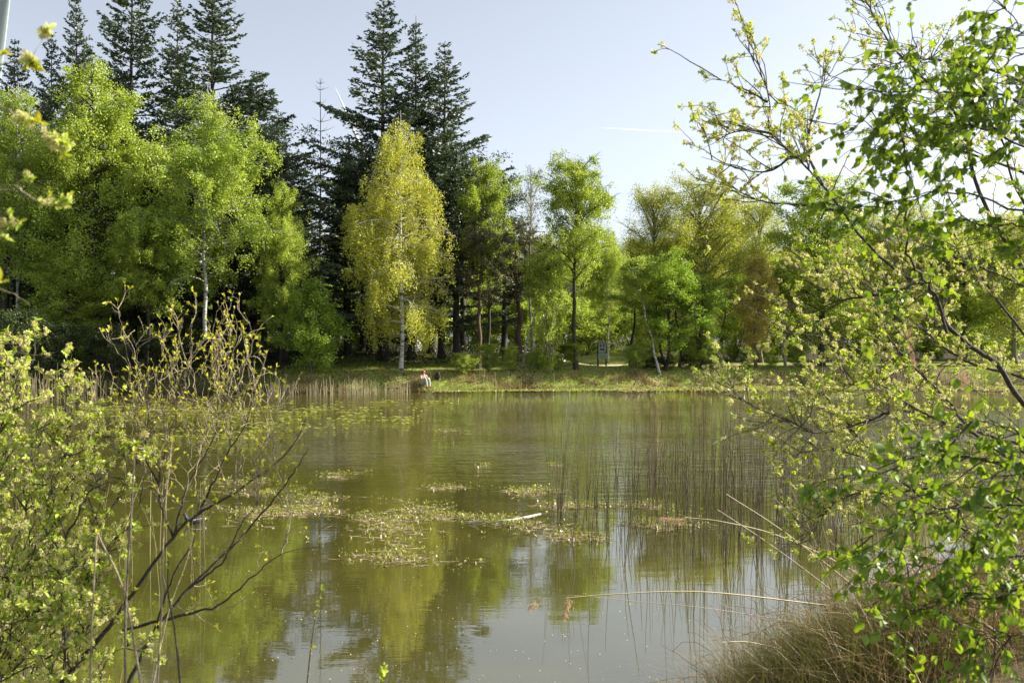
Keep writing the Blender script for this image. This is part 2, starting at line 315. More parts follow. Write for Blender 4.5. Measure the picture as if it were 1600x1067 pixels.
# ---------------------------------------------------------------- tree generators (each returns trunk mesh, crown mesh)
def interp(prof, u): return np.interp(u, [p[0] for p in prof], [p[1] for p in prof])
def gen_broad(name, seed, H, R, base, prof, nprim, asc, droop, nleaf, ls, hang, jit, leafmat, barkmat, tr=0.16, lean=0.0, wander=0.25, forks=0, secden=5.0, topup=0.35):
    nleaf = int(nleaf*1.45); ls = ls*.83
    rng = np.random.default_rng(seed)
    ts = np.linspace(0, 1, 11); wob = np.cumsum(rng.normal(0, wander/4, (11, 2)), 0); wob[0] = 0
    tp = np.stack([wob[:, 0]+lean*ts**1.5*H*0.1, wob[:, 1], H*0.97*ts], -1)
    tp = catmull(tp, 3); tt = np.linspace(0, 1, len(tp))
    trunk = lambda t: np.stack([np.interp(t, tt, tp[:, k]) for k in range(3)], -1)
    rad = tr*(1-tt)**0.8+0.012; rad[0] *= 1.5; rad[1] *= 1.15
    lines = [(tp, rad)]
    for f in range(forks):
        t0 = rng.uniform(0.0, 0.15); a = rng.uniform(0, 6.28); p0 = trunk(t0); ft = np.linspace(0, 1, 8)
        pts = p0+np.stack([np.cos(a)*R*0.45*ft, np.sin(a)*R*0.45*ft, H*0.75*ft**1.1], -1)+np.cumsum(rng.normal(0, 0.06, (8, 3)), 0)
        pts[0] = p0; lines.append((pts, tr*0.75*(1-ft)+0.01))
    u = (np.arange(nprim)+rng.uniform(0, 1, nprim))/nprim
    t = base+(0.97-base)*u**0.9; az = np.arange(nprim)*2.399+rng.uniform(-.5, .5, nprim)
    L = R*interp(prof, u)*rng.uniform(0.62, 1.12, nprim)
    e0 = asc+rng.uniform(-.2, .25, nprim)+topup*u; e1 = e0-droop*(0.5+1.0*rng.uniform(0, 1, nprim))
    hd = np.stack([np.cos(az), np.sin(az), 0*az], -1); up = np.array([0, 0, 1.])
    p0 = trunk(t); p1 = p0+(L*.5)[:, None]*(hd*np.cos(e0)[:, None]+up*np.sin(e0)[:, None]); p2 = p1+(L*.55)[:, None]*(hd*np.cos(e1)[:, None]+up*np.sin(e1)[:, None])
    ss = np.linspace(0, 1, 6)
    for i in range(nprim):
        lines.append((bez(p0[i], p1[i], p2[i], ss), (0.012+0.02*L[i]*(1-t[i]*.4))*(1-ss*0.85)*min(1, tr*7)))
    m = np.maximum(3, (secden*L).astype(int)); I = np.repeat(np.arange(nprim), m); ns = len(I)
    s = rng.uniform(0.18, 1, ns)**0.8; a = bez(p0[I], p1[I], p2[I], s); dirp = unit(p2[I]-p0[I])
    dd = unit(dirp*0.45+unit(rng.normal(size=(ns, 3)))*0.8+up*0.15*(1 if hang < .3 else -0.2))
    sl_ = (0.16+0.30*(1-s))*L[I]*rng.uniform(.5, 1.2, ns)+0.22
    b = a+dd*(sl_*.5)[:, None]; c = b+unit(dd+up*(-0.5 if hang > .3 else 0.15))*(sl_*.5)[:, None]
    s3 = np.linspace(0, 1, 4); sec = [(bez(a[i], b[i], c[i], s3), 0.011*(1-s3*0.6)) for i in range(ns)]
    Vt, Qt = tubes(lines, 7 if tr > 0.1 else 5); Vs, Qs = tubes(sec, 3)
    V = np.concatenate([Vt, Vs]); Q = np.concatenate([Qt, Qs+len(Vt)])
    tm = mesh_from(name+'_trunk', V, [Q], barkmat, None, True)
    cm = None
    if nleaf:
        w = sl_*(rng.uniform(.25, 1.6, nprim)**1.5)[I]*rng.uniform(.2, 1.6, ns); w = w/w.sum()
        if hang > 0:
            nst = int(nleaf/14); J = rng.choice(ns, nst, p=w); sa = rng.uniform(.2, 1, nst)
            an = bez(a[J], b[J], c[J], sa); hl = hang*rng.uniform(.25, 1.15, nst)
            K = rng.integers(0, nst, nleaf); q = rng.uniform(0, 1, nleaf)
            pos = an[K]+rng.normal(0, jit, (nleaf, 3))*np.array([1, 1, .8]); pos[:, 2] -= hl[K]*q
            sway = rng.normal(0, 0.16, (nst, 2)); pos[:, :2] += sway[K]*q[:, None]
        else:
            J = rng.choice(ns, nleaf, p=w); sa = rng.uniform(.1, 1.05, nleaf)
            pos = bez(a[J], b[J], c[J], sa)+rng.normal(0, jit, (nleaf, 3))
        Vl, Ql, vl = quads(pos, None, rng, ls, ls*0.62)
        cm = mesh_from(name+'_crown', Vl, [Ql], leafmat, vl)
    return tm, cm, H, R
def gen_fir(name, seed, H=24, R=4.6, base=0.10, e_lo=-0.10, e_hi=0.55, dens=1.08, power=0.9, sat=.52, gap=0.0, sparse_low=0.0, leafmat='needle', tr=0.24, foliage=1.0):
    rng = np.random.default_rng(seed)
    ts = np.linspace(0, 1, 12); tp = np.stack([0.1*np.sin(ts*5+seed), 0.1*np.cos(ts*4), H*ts], -1)
    lines = [(tp, tr*(1-ts)**0.9+0.015)]
    Z0 = []; z = H*base
    while z < H*0.985:
        Z0.append(z); z += (0.42+0.42*(1-z/H))*rng.uniform(.75, 1.35)
    A = []; pos = []; dr = []
    for z in Z0:
        t = z/H; nb = rng.integers(4, 7); a0 = rng.uniform(0, 6.28)
        for k in range(nb):
            if rng.uniform() < gap: continue
            az = a0+k*6.283/nb+rng.uniform(-.35, .35)
            L = R*min(1, (1-t)/sat)**power*rng.uniform(.42, 1.12)+0.12
            if rng.uniform() < 0.12: L *= 1.3
            e0 = e_lo+(e_hi-e_lo)*t**1.3+rng.uniform(-.1, .1); e1 = e0+0.30
            h = np.array([math.cos(az), math.sin(az), 0]); p0 = np.array([0.1*np.sin(t*5+seed), 0.1*np.cos(t*4), z])
            p1 = p0+.55*L*(h*math.cos(e0)+np.array([0, 0, math.sin(e0)])); p2 = p1+.5*L*(h*math.cos(e1)+np.array([0, 0, math.sin(e1)]))
            ss = np.linspace(0, 1, 5); lines.append((bez(p0, p1, p2, ss), (0.012+0.011*L)*(1-ss*.8)))
            if rng.uniform() < sparse_low: continue
            n = max(3, int(L/0.17*dens)); s = np.sort(rng.uniform(.14, 1, n)); q = bez(p0, p1, p2, s)
            d = unit(p2-p0); side = np.array([-math.sin(az), math.cos(az), 0])
            for sg in (-1, 1):
                sd_ = unit(d[None]*0.75+side[None]*sg*rng.uniform(.55, 1.0, (n, 1))+np.array([0, 0, -1.0])*rng.uniform(0.0, .45, (n, 1)))
                ln = (0.30*L*(1-s)**.6*rng.uniform(.5, 1.2, n)+0.22)
                m = np.maximum(2, (ln/0.105*foliage).astype(int)); I = np.repeat(np.arange(n), m); u_ = rng.uniform(0, 1.05, len(I))
                pos.append(q[I]+sd_[I]*(ln[I]*u_)[:, None]+rng.normal(0, .035, (len(I), 3))); dr.append(unit(sd_[I]+rng.normal(0, .42, (len(I), 3))+np.array([0, 0, -.12])))
    Vt, Qt = tubes(lines, 5); tm = mesh_from(name+'_trunk', Vt, [Qt], 'bark_dark', None, True)
    cm = None
    if pos:
        pos = np.concatenate(pos); dr = np.concatenate(dr)
        Vl, Ql, vl = quads(pos, dr, rng, 0.25, 0.12); cm = mesh_from(name+'_crown', Vl, [Ql], leafmat, vl)
    return tm, cm, H, R

P_BIRCH = [(0, .72), (.15, 1.0), (.4, .98), (.6, .80), (.8, .52), (1, .10)]
P_ROUND = [(0, .6), (.2, .95), (.5, 1), (.75, .85), (.9, .6), (1, .25)]
P_DOME = [(0, .6), (.2, 1), (.45, .95), (.7, .68), (.88, .40), (1, .12)]
P_OVAL = [(0, .5), (.3, .9), (.6, 1), (.85, .7), (1, .2)]
T = {}
T['yellow_birch'] = gen_broad('yellow_birch', 3, 14.5, 3.15, .17, P_BIRCH, 78, .35, .9, 52000, .115, 1.35, .08, 'yellow_leaf', 'bark_birch', .11, wander=.10)
T['lime_birch'] = gen_broad('lime_birch', 5, 15.5, 3.6, .30, P_DOME, 76, .6, .8, 50000, .13, .8, .10, 'lime_leaf', 'bark_birch', .10)
T['lime_birch_b'] = gen_broad('lime_birch_b', 8, 16, 3.6, .22, P_BIRCH, 80, .55, .7, 52000, .13, .7, .11, 'lime_leaf', 'bark_dark', .12)
T['green_birch'] = gen_broad('green_birch', 12, 12.5, 3.2, .40, P_ROUND, 60, .7, .6, 30000, .125, .45, .10, 'green_leaf', 'bark_dark', .13)
T['green_tree'] = gen_broad('green_tree', 14, 12, 3.0, .08, P_OVAL, 64, .65, .4, 30000, .13, 0, .14, 'green_leaf', 'bark_dark', .13)
T['olive_tree'] = gen_broad('olive_tree', 21, 12, 3.6, .12, P_ROUND, 70, .75, .5, 34000, .12, 0, .17, 'olive_leaf', 'bark_grey', .15)
T['olive_tree_b'] = gen_broad('olive_tree_b', 23, 12, 3.6, .15, P_OVAL, 60, .8, .4, 24000, .12, 0, .2, 'olive_leaf', 'bark_grey', .15)
T['vivid_tree'] = gen_broad('vivid_tree', 27, 8, 2.4, .10, P_OVAL, 46, .7, .5, 17000, .12, .3, .12, 'vivid_leaf', 'bark_dark', .10, forks=2)
T['bush'] = gen_broad('bush', 31, 4, 1.7, .02, P_OVAL, 40, .7, .3, 12000, .11, 0, .10, 'green_leaf', 'bark_grey', .04, forks=4)
T['lit_bush'] = gen_broad('lit_bush', 32, 4.5, 1.7, .02, [(0, .7), (.2, 1), (.5, .7), (.8, .35), (1, .1)], 54, .55, .2, 15000, .12, 0, .11, 'vivid_leaf', 'bark_grey', .04, forks=3)
T['shade_toned_bush'] = gen_broad('shade_toned_bush', 30, 4, 1.9, .02, P_ROUND, 40, .7, .3, 12000, .12, 0, .12, 'bramble', 'bark_dark', .04, forks=4)  # dark bramble leaf colour puts shade into these bank shrubs
T['lime_bush'] = gen_broad('lime_bush', 33, 4, 2.0, .02, P_ROUND, 40, .7, .3, 10000, .15, 0, .14, 'lime_leaf', 'bark_grey', .05, forks=4)
T['slim_birch'] = gen_broad('slim_birch', 41, 9, 1.5, .55, P_OVAL, 30, .7, .5, 8000, .12, .3, .11, 'green_leaf', 'bark_birch', .075, lean=-1.6, wander=.3)
T['slim_alder'] = gen_broad('slim_alder', 43, 9, 1.8, .55, P_OVAL, 34, .6, .4, 9000, .12, .2, .12, 'vivid_leaf', 'bark_dark', .09, lean=1.2, wander=.35)
T['tan_tree'] = gen_broad('tan_tree', 35, 7, 1.5, .10, P_OVAL, 60, .9, .3, 22000, .09, 0, .10, 'tan_leaf', 'bark_grey', .08)
T['pine'] = gen_broad('pine', 37, 12, 2.6, .38, P_OVAL, 34, .15, .2, 17000, .14, 0, .10, 'pine_needle', 'bark_pine', .17, lean=.5)
T['bare_tree'] = gen_broad('bare_tree', 39, 13, 1.9, .45, P_OVAL, 44, .95, .2, 500, .10, 0, .05, 'olive_leaf', 'bark_dead', .11, secden=9)
T['fir_a'] = gen_fir('fir_a', 1, 24, 5.0)
T['fir_b'] = gen_fir('fir_b', 2, 24, 4.0, power=.95, e_hi=.7, sat=.6)
T['fir_c'] = gen_fir('fir_c', 6, 24, 4.6, power=.95)
T['fir_d'] = gen_fir('fir_d', 7, 24, 4.4, gap=.18)
T['snag'] = gen_fir('snag', 9, 18, 1.7, base=.25, e_lo=0, e_hi=.3, gap=.45, sparse_low=.80, power=.4, tr=.10, foliage=.6)

USED = set()
def tree(kind, name, px, Yd, top, hw, label, cat='tree', group=None, rot=None, zoff=0.0, sc=None):
    tm, cm, H, R = T[kind]
    x = PX(px, Yd); z = float(gh(x, Yd))-0.05+zoff
    e = empty(name, (x, Yd, z)); rs = random.Random(hash((round(px*7), round(Yd*13))) & 0xffff)
    e.rotation_euler = (0, 0, rs.uniform(0, 6.28) if rot is None else rot)
    sz = (PZ(top, Yd)-z)/H if top is not None else sc; sxy = hw*Yd/F/R*(1.14 if 'fir' in kind or kind == 'snag' or hw > 105 else (1.08 if kind == 'yellow_birch' else 1.18)) if hw is not None else sz
    e.scale = (sxy, sxy, sz)
    link('trunk', tm, e)
    if cm: link('crown', cm, e)
    return tag(e, label, cat, group)

MARKS = [(-60, 'cut by the left edge of the picture'), (10, 'under the turbine blade'), (70, 'left of the tallest lime birch'), (120, 'behind the left half of the tallest lime birch'), (165, 'behind the stem of the tallest lime birch'), (215, 'between the two big lime birches'), (262, 'left of the pale forked birch'), (318, 'behind the pale forked birch'), (370, 'right of the pale forked birch'), (430, 'behind the short lime birch'), (465, 'left of the tapering green shrub'), (500, 'behind the tapering green shrub'), (540, 'at the thin leftmost dark trunk'), (572, 'behind the close pair of dark trunks'), (600, 'behind the trunk left of the white birch stem'), (626, 'behind the white birch stem'), (655, 'just right of the thickest black trunk'), (685, 'above the black backpack'), (715, 'left of the leaning pine'), (748, 'behind the leaning pine'), (785, 'right of the leaning pine'), (815, 'behind the dark tiered pine'), (840, 'below the leafless grey tree'), (870, 'behind the pale willow shrub'), (900, 'behind the tall fresh green birch'), (935, 'behind the notice board'), (975, 'right of the notice board'), (1018, 'behind the loose olive tree'), (1045, 'behind the vivid green tree'), (1075, 'between the two vivid green trees'), (1105, 'behind the broad pale olive tree'), (1140, 'left of the tan tree'), (1180, 'behind the tan tree'), (1215, 'right of the tan tree'), (1250, 'left of the large green oak'), (1284, 'behind the large green oak'), (1325, 'right of the large green oak'), (1365, 'left of the olive oak behind the willow'), (1400, 'behind the olive oak in the willow branches'), (1450, 'between the olive oak and the right green oak'), (1500, 'behind the right green oak'), (1550, 'left of the oak cut by the right edge'), (1600, 'at the right edge of the picture'), (1660, 'just past the right edge of the picture')]
def mark(px): return min(MARKS, key=lambda m: abs(m[0]-px))[1]
KN = {'olive_tree': 'rounded olive', 'green_tree': 'green oval', 'olive_tree_b': 'loose olive', 'lime_birch_b': 'pointed lime', 'lime_bush': 'bright lime', 'bush': 'mid green', 'fir_c': 'broad', 'fir_b': 'slim', 'fir_d': 'sparse', 'bole_a': 'thicker', 'bole_b': 'thinner'}
G1 = 'birches along the far bank'
tree('yellow_birch', 'birch_tree', 626, 52.6, 160, 82, 'golden yellow weeping birch with white trunk standing alone at the far water edge', rot=.6)
tree('lime_birch', 'birch_tree', 318, 52.5, 120, 106, 'tall lime green birch with pale forked trunk left of the dark firs', rot=2.2)
tree('lime_birch_b', 'birch_tree', 158, 54, 62, 102, 'tallest lime green birch, pointed top, left of the pale forked birch', rot=1.0)
tree('lime_birch', 'birch_tree', 28, 55, 112, 84, 'broad lime green birch at the left edge of the picture', rot=4.1)
tree('lime_birch_b', 'birch_tree', 436, 55, 262, 48, 'short lime green birch between the forked birch and the dark firs', rot=3.3)
tree('green_birch', 'birch_tree', 232, 51.5, 350, 66, 'small shaded green tree in front of the two tall lime birches', rot=2.0)
tree('green_tree', 'alder_tree', 100, 52, 400, 76, 'low dark green tree at the water edge under the left birches', rot=0.4)
tree('lit_bush', 'shrub', 488, 51.6, 436, 58, 'bright green tapering shrub behind the pale reeds', cat='shrub', rot=1.2)
tree('green_birch', 'birch_tree', 762, 57, 246, 52, 'light green tree just right of the golden birch, behind the leaning pine', rot=.3)
tree('pine', 'pine_tree', 748, 56.5, 320, 50, 'leaning pine with dark bare trunk right of the golden birch', rot=.1)
tree('pine', 'pine_tree', 812, 60, 335, 62, 'dark spreading pine with tiered branches under the bare tree', rot=2.6)
tree('bare_tree', 'bare_tree', 830, 58.5, 252, 32, 'leafless pale grey tree rising between two green crowns', rot=1.1)
tree('green_birch', 'birch_tree', 900, 55.5, 243, 68, 'tall fresh green birch right of the leafless grey tree', rot=3.0)
tree('bush', 'willow_shrub', 860, 54.6, 415, 36, 'pale green willow shrub leaning over the bank left of the notice board', cat='shrub', rot=2.5)
tree('lime_birch', 'birch_tree', 950, 68, 345, 40, 'thin yellowish birch behind the notice board', rot=.9)
tree('olive_tree_b', 'oak_tree', 1018, 62, 296, 62, 'loose olive tree with thin top between the fresh green birch and the broad olive tree', rot=.5)
tree('olive_tree', 'oak_tree', 1100, 63, 290, 86, 'broad pale olive tree with rounded top right of centre', rot=1.9)
tree('vivid_tree', 'alder_tree', 1040, 57.3, 392, 62, 'vivid green tree with slanting stems in front of the broad olive tree', rot=.2)
tree('vivid_tree', 'alder_tree', 1098, 58.2, 430, 50, 'smaller vivid green tree beside the tan tree at the water edge', rot=2.9)
tree('tan_tree', 'maple_tree', 1182, 60.2, 402, 38, 'small tan orange tree with upright crown', rot=.9)
tree('olive_tree_b', 'oak_tree', 1190, 72, 315, 60, 'sparse olive tree with twisted branches behind the tan tree', rot=4.2)
tree('green_tree', 'oak_tree', 1284, 62, 275, 92, 'large green oak with dark straight trunk behind the blossoming willow', rot=3.2)
tree('olive_tree', 'oak_tree', 1400, 64, 330, 90, 'olive green oak far behind the hanging willow branches', rot=4.8)
tree('green_tree', 'oak_tree', 1500, 63, 345, 90, 'green oak on the far bank near the right edge of the picture', rot=.8)
tree('olive_tree', 'oak_tree', 1590, 64, 340, 90, 'olive oak on the far bank cut by the right edge of the picture', rot=.1)
for k, (kind, px, Yd, top, hw, lb, rz) in enumerate([('slim_birch', 1031, 56.6, 400, 34, 'slim slanting birch with pale stem at the water edge left of the vivid green tree', 0.1), ('slim_alder', 1062, 58.0, 420, 36, 'slim dark stemmed alder between the two vivid green trees', 2.9),
    ('slim_birch', 815, 55.2, 395, 32, 'slim leaning birch below the dark tiered pine', 3.0), ('slim_alder', 1130, 63, 430, 36, 'slim alder left of the tan tree', .4), ('slim_birch', 1150, 63, 440, 28, 'slim birch with white stem beside the tan tree', 3.3),
    ('slim_alder', 985, 59.5, 430, 40, 'slim alder with a crooked stem right of the notice board', 5.1), ('slim_birch', 1228, 63, 420, 36, 'slim birch left of the large green oak', 1.2)]):
    tree(kind, 'birch_tree' if 'birch' in kind else 'alder_tree', px, Yd, top, hw, lb, rot=rz)
# firs
tree('fir_a', 'fir_tree', 600, 60, -2, 122, 'tallest dark fir with uneven layered branches behind the golden birch', rot=.4)
tree('fir_b', 'fir_tree', 648, 62, 24, 78, 'narrow dark fir in the middle of three behind the golden birch', rot=1.4)
tree('fir_c', 'fir_tree', 692, 61, 66, 98, 'dark fir on the right of three behind the golden birch', rot=2.2)
tree('snag', 'dead_fir', 499, 57.5, 122, 30, 'nearly bare dead fir with a needle thin top against the sky', rot=1.9)
tree('fir_a', 'fir_tree', 335, 60, -35, 134, 'huge dark fir behind the forked birch with a long right side', rot=5.2)
tree('fir_d', 'fir_tree', 275, 63, -5, 70, 'sparse topped dark fir between two thicker firs', rot=3.1)
tree('fir_c', 'fir_tree', 207, 61, -75, 105, 'thick dark fir behind the tallest lime birch', rot=4.4)
tree('fir_b', 'fir_tree', 118, 63, -28, 62, 'slim dark fir with brownish top near the left corner', rot=2.9)
tree('fir_d', 'fir_tree', 82, 60, 52, 62, 'short broad dark fir near the left corner', rot=.2)
tree('fir_c', 'fir_tree', 22, 60, 62, 66, 'dark fir at the left edge under the turbine blade', rot=1.7)
tree('fir_c', 'fir_tree', 398, 62, 110, 100, 'dark fir half hidden between the huge fir and the dead fir', rot=2.9)
tree('fir_b', 'fir_tree', 540, 64, 215, 60, 'low dark fir between the dead fir and the tallest fir', rot=.3)
tree('fir_d', 'fir_tree', 470, 66, 260, 60, 'dim low fir behind the dead fir', rot=2.3)

# straight forest trunks under the canopy (tall bare boles whose own crowns merge into the firs)
def gen_bole(name, seed, H, r, top):
    rng = np.random.default_rng(seed); ts = np.linspace(0, 1, 9)
    tp = np.stack([np.cumsum(rng.normal(0, .05, 9)), np.cumsum(rng.normal(0, .05, 9)), H*ts], -1); tp[:, :2] -= tp[0, :2]
    lines = [(catmull(tp, 3), r*(1-np.linspace(0, 1, 25)*.7)*np.concatenate([[1.5, 1.2], np.ones(23)]))]
    for k in range(26):
        t = rng.uniform(.22, .98); az = rng.uniform(0, 6.28); L = rng.uniform(.5, 2.0); p0 = np.array([np.interp(t, ts, tp[:, 0]), np.interp(t, ts, tp[:, 1]), H*t]); s = np.linspace(0, 1, 4)
        lines.append((p0+np.stack([np.cos(az)*L*s, np.sin(az)*L*s, L*(.15*s-.2*s*s)], -1), .02*(1-s*.7)))
    V, Q = tubes(lines, 7); tm = mesh_from(name+'_trunk', V, [Q], 'bark_dark', None, True)
    n = 6000; c = np.stack([rng.normal(0, 1.0, n), rng.normal(0, 1.0, n), H*rng.uniform(.5, 1.0, n)], -1); J = rng.integers(0, 60, n); ct = np.stack([rng.normal(0, .9, 60), rng.normal(0, .9, 60), H*rng.uniform(.52, 1, 60)], -1)
    c = ct[J]+rng.normal(0, .32, (n, 3))*np.array([1.4, 1.4, .5]); V, Q, v = quads(c, None, rng, .22, .08)
    return tm, mesh_from(name+'_crown', V, [Q], 'needle', v), H, r
T['bole_a'] = gen_bole('bole_a', 1, 13, .24, 1); T['bole_b'] = gen_bole('bole_b', 2, 13, .20, 1)
G = 'dark forest trunks behind the grass bank'
for i, (px, Yd, w, lb) in enumerate([(545, 62, 6, 'thin dark forest trunk, leftmost of the row beside the green shrub'), (567, 64, 7, 'left one of a close pair of dark trunks right of the green shrub'), (578, 62, 10, 'right and thicker one of a close pair of dark trunks right of the green shrub'),
        (596, 60.5, 10, 'dark trunk with flared foot left of the white vehicle'), (642, 60.5, 14, 'thickest black trunk just right of the white birch stem'), (676, 63, 7, 'slender brown trunk above the seated person'),
        (690, 61, 9, 'dark straight trunk right of the seated person'), (714, 60, 8, 'dark slightly leaning trunk left of the leaning pine'), (787, 62, 7, 'brown trunk right of the leaning pine'), (722, 66, 5, 'thin distant trunk left of the leaning pine')]):
    tree('bole_a' if i % 2 else 'bole_b', 'forest_tree', px, Yd, 215+(i*37) % 60, None, lb, group=G, rot=i*1.3)
    o = COL.objects[-1]
for o in [o for o in COL.objects if o.get('group') == G]:
    o.scale = (1.0, 1.0, o.scale[2])
# leaning dark trunks behind the left birches
for i, (px, Yd) in enumerate([(8, 57), (18, 58.5), (52, 60), (75, 57.5), (95, 62), (140, 62), (205, 60), (250, 58), (285, 62), (352, 57.5), (375, 60), (392, 63), (412, 58.5), (445, 60)]):
    tree('bole_b' if i % 2 else 'bole_a', 'forest_tree', px, Yd, 190+(i*53) % 90, None, KN['bole_b' if i % 2 else 'bole_a']+' dark trunk '+mark(px), group='trunks in the shade behind the left birches', rot=i*2.1)
    e = [o for o in COL.objects if o.get('group') == 'trunks in the shade behind the left birches'][-1]; e.scale = (.85, .85, e.scale[2])
# background wood, farther rows
rs = random.Random(4)
kinds = ['olive_tree', 'green_tree', 'olive_tree_b', 'lime_birch_b']
for i in range(30):
    px = 440+i*40+rs.uniform(-14, 14); Yd = rs.uniform(108, 132)
    if px < 820: top = rs.uniform(330, 400)
    else: top = rs.uniform(345, 395)
    tree(kinds[i % 4], 'background_tree', px, Yd, top, rs.uniform(56, 80), KN[kinds[i % 4]]+' tree far back, '+mark(px), group='trees in the background wood')
for i in range(9):
    px = -60+i*62+rs.uniform(-10, 10); Yd = rs.uniform(74, 84)
    tree(['fir_c', 'fir_b', 'fir_d'][i % 3], 'background_fir', px, Yd, rs.uniform(150, 240), 78, KN[['fir_c', 'fir_b', 'fir_d'][i % 3]]+' dim fir deep in the wood, '+mark(px), group='firs behind the left birches')
for i in range(34):
    px = 400+i*37+rs.uniform(-12, 12); Yd = rs.uniform(72, 80)
    if 880 < px < 1010: Yd += 6
    tree('lime_bush' if i % 3 else 'bush', 'undergrowth_bush', px, Yd, rs.uniform(452, 500), rs.uniform(34, 48), KN['lime_bush' if i % 3 else 'bush']+' background bush '+mark(px), cat='bush', group='bushes in the background wood')
for i in range(12):
    px = -40+i*38+rs.uniform(-10, 10); Yd = rs.uniform(66, 70)
    tree('bush', 'undergrowth_bush', px, Yd, rs.uniform(430, 480), 50, 'dim shaded bush '+mark(px), cat='bush', group='bushes in the shade behind the left birches')
# water edge shrubs
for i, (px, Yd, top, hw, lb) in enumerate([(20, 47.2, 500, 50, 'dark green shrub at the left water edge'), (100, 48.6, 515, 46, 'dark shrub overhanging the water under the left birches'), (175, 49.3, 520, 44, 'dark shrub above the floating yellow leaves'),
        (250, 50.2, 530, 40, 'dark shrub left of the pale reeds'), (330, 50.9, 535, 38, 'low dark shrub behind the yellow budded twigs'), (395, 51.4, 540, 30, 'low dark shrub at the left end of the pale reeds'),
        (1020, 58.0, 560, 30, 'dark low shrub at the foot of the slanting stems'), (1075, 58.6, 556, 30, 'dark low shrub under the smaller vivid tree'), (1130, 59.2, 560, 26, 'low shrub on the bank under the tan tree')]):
    tree('shade_toned_bush', 'bank_shrub', px, Yd, top, hw, lb, cat='shrub', rot=i*1.7)
for i, px in enumerate([735, 765, 800, 838, 872, 898, 990, 1010, 1050, 1090, 1120, 1165, 1205, 1250]):
    o = tree('bush' if i % 3 else 'lime_bush', 'bank_shrub', px, 53.6+(px-735)*.0125+.3*(i % 2), None, None, ('low rounded shrub' if i % 3 else 'low lime shrub')+' on the far bank face '+mark(px), cat='shrub', group='low shrubs on the far bank face', rot=i*2.2, sc=.2+.05*(i*7 % 4)); o.scale[0] *= 1.7; o.scale[1] *= 1.4
tree('lime_bush', 'bank_shrub', 725, 53.0, 556, 20, 'small bright lime shrub right of the black bag', cat='shrub', rot=2)
# trees on the near right side, out of frame, whose shade falls on the right bank
# ---------------------------------------------------------------- wind turbines
M['turbine'] = plain('turbine', (0.30, 0.36, 0.35), 0.4, 0.03, 1)
def turbine(px, py, Yd, ang0, blade, label, cf=1.0):
    x, y, z = P(px, py, Yd); g = float(gh(x, y)); e = empty('wind_turbine', (x, y, g)); hz = z-g
    V, Q = tubes([([(0, 1.5, 0), (0, 1.5, hz*.5), (0, 1.5, hz-1)], np.array([2.2, 1.8, 1.3]))], 20); link('tower', mesh_from('tower', V, [Q], 'turbine', None, True), e)
    bm = bmesh.new(); bmesh.ops.create_cube(bm, size=1, matrix=Matrix.Translation((0, 3.0, hz+.2)) @ Matrix.Diagonal((3.0, 9, 3.2, 1)))
    bmesh.ops.bevel(bm, geom=bm.edges[:], offset=.6, segments=3, affect='EDGES'); me = bpy.data.meshes.new('nacelle'); bm.to_mesh(me); bm.free(); me.materials.append(M['turbine']); link('nacelle', me, e)
    V, Q = tubes([([(0, -1.7, hz), (0, -3.0, hz), (0, -3.9, hz), (0, -4.3, hz)], np.array([1.5, 1.4, .9, .1]))], 16); link('hub', mesh_from('hub', V, [Q], 'turbine', None, True), e)
    for k in range(3):
        a = ang0+k*2.0944; d = np.array([math.sin(a), 0, math.cos(a)]); w = np.array([math.cos(a), 0, -math.sin(a)]); yv = np.array([0, 1., 0])
        S = [(0.8, 1.0, 1.0), (.05*blade+.8, 1.1, .9), (.2*blade, 1.95, .5), (.45*blade, 1.55, .32), (.72*blade, 1.0, .2), (.93*blade, .5, .1), (blade, .08, .03)]
        V = []
        for (r, cw, th) in S:
            for j in range(12):
                b = j/12*6.283; V.append(np.array([0, -2.6, hz])+d*r+cf*w*(math.cos(b)*cw-(0.3*cw if r > 3 else 0))+yv*math.sin(b)*th+yv*0.25*math.cos(b)*cw)
        n = len(S); Q = [[i*12+j, i*12+(j+1) % 12, (i+1)*12+(j+1) % 12, (i+1)*12+j] for i in range(n-1) for j in range(12)]
        link('blade', mesh_from('blade', V, [np.array(Q)], 'turbine', None, True), e)
    return tag(e, label, 'wind turbine', 'wind turbines beyond the wood')
turbine(-8, 184, 240, math.radians(8.5), 40, 'wind turbine whose broad grey blade shows in the top left corner')
turbine(580, 262, 450, math.radians(-24), 39, 'distant wind turbine with only a thin blade tip beside the tallest fir', .4)

# ---------------------------------------------------------------- grasses, brambles, reeds on the far bank (nobody could count them)
def blades(rng, pos, H, W, lean=.25, segs=2, dirs=None):
    n = len(pos); H = np.broadcast_to(H, (n,))*rng.uniform(.55, 1.25, n); az = rng.uniform(0, 6.283, n)
    h = np.stack([np.cos(az), np.sin(az), 0*az], -1); b = rng.uniform(0, 1, n)*lean*2
    if dirs is not None: h = dirs
    a2 = rng.uniform(0, 3.14, n); w = np.stack([np.cos(a2), np.sin(a2), 0*a2], -1)*(np.broadcast_to(W, (n,))/2)[:, None]
    rows = []
    for k in range(segs+1):
        s = k/segs; c = pos+h*(H*b*s*s)[:, None]+np.array([0, 0, 1])*(H*s*(1-.35*b*s))[:, None]; ww = w*(1-s*.85)
        rows += [c-ww, c+ww]
    V = np.stack(rows, 1).reshape(-1, 3); m = 2*(segs+1); o = np.arange(n)[:, None]*m
    Q = np.concatenate([np.concatenate([o+2*k, o+2*k+1, o+2*k+3, o+2*k+2], 1) for k in range(segs)])
    return V, Q, np.repeat(rng.uniform(0, 1, n), m)
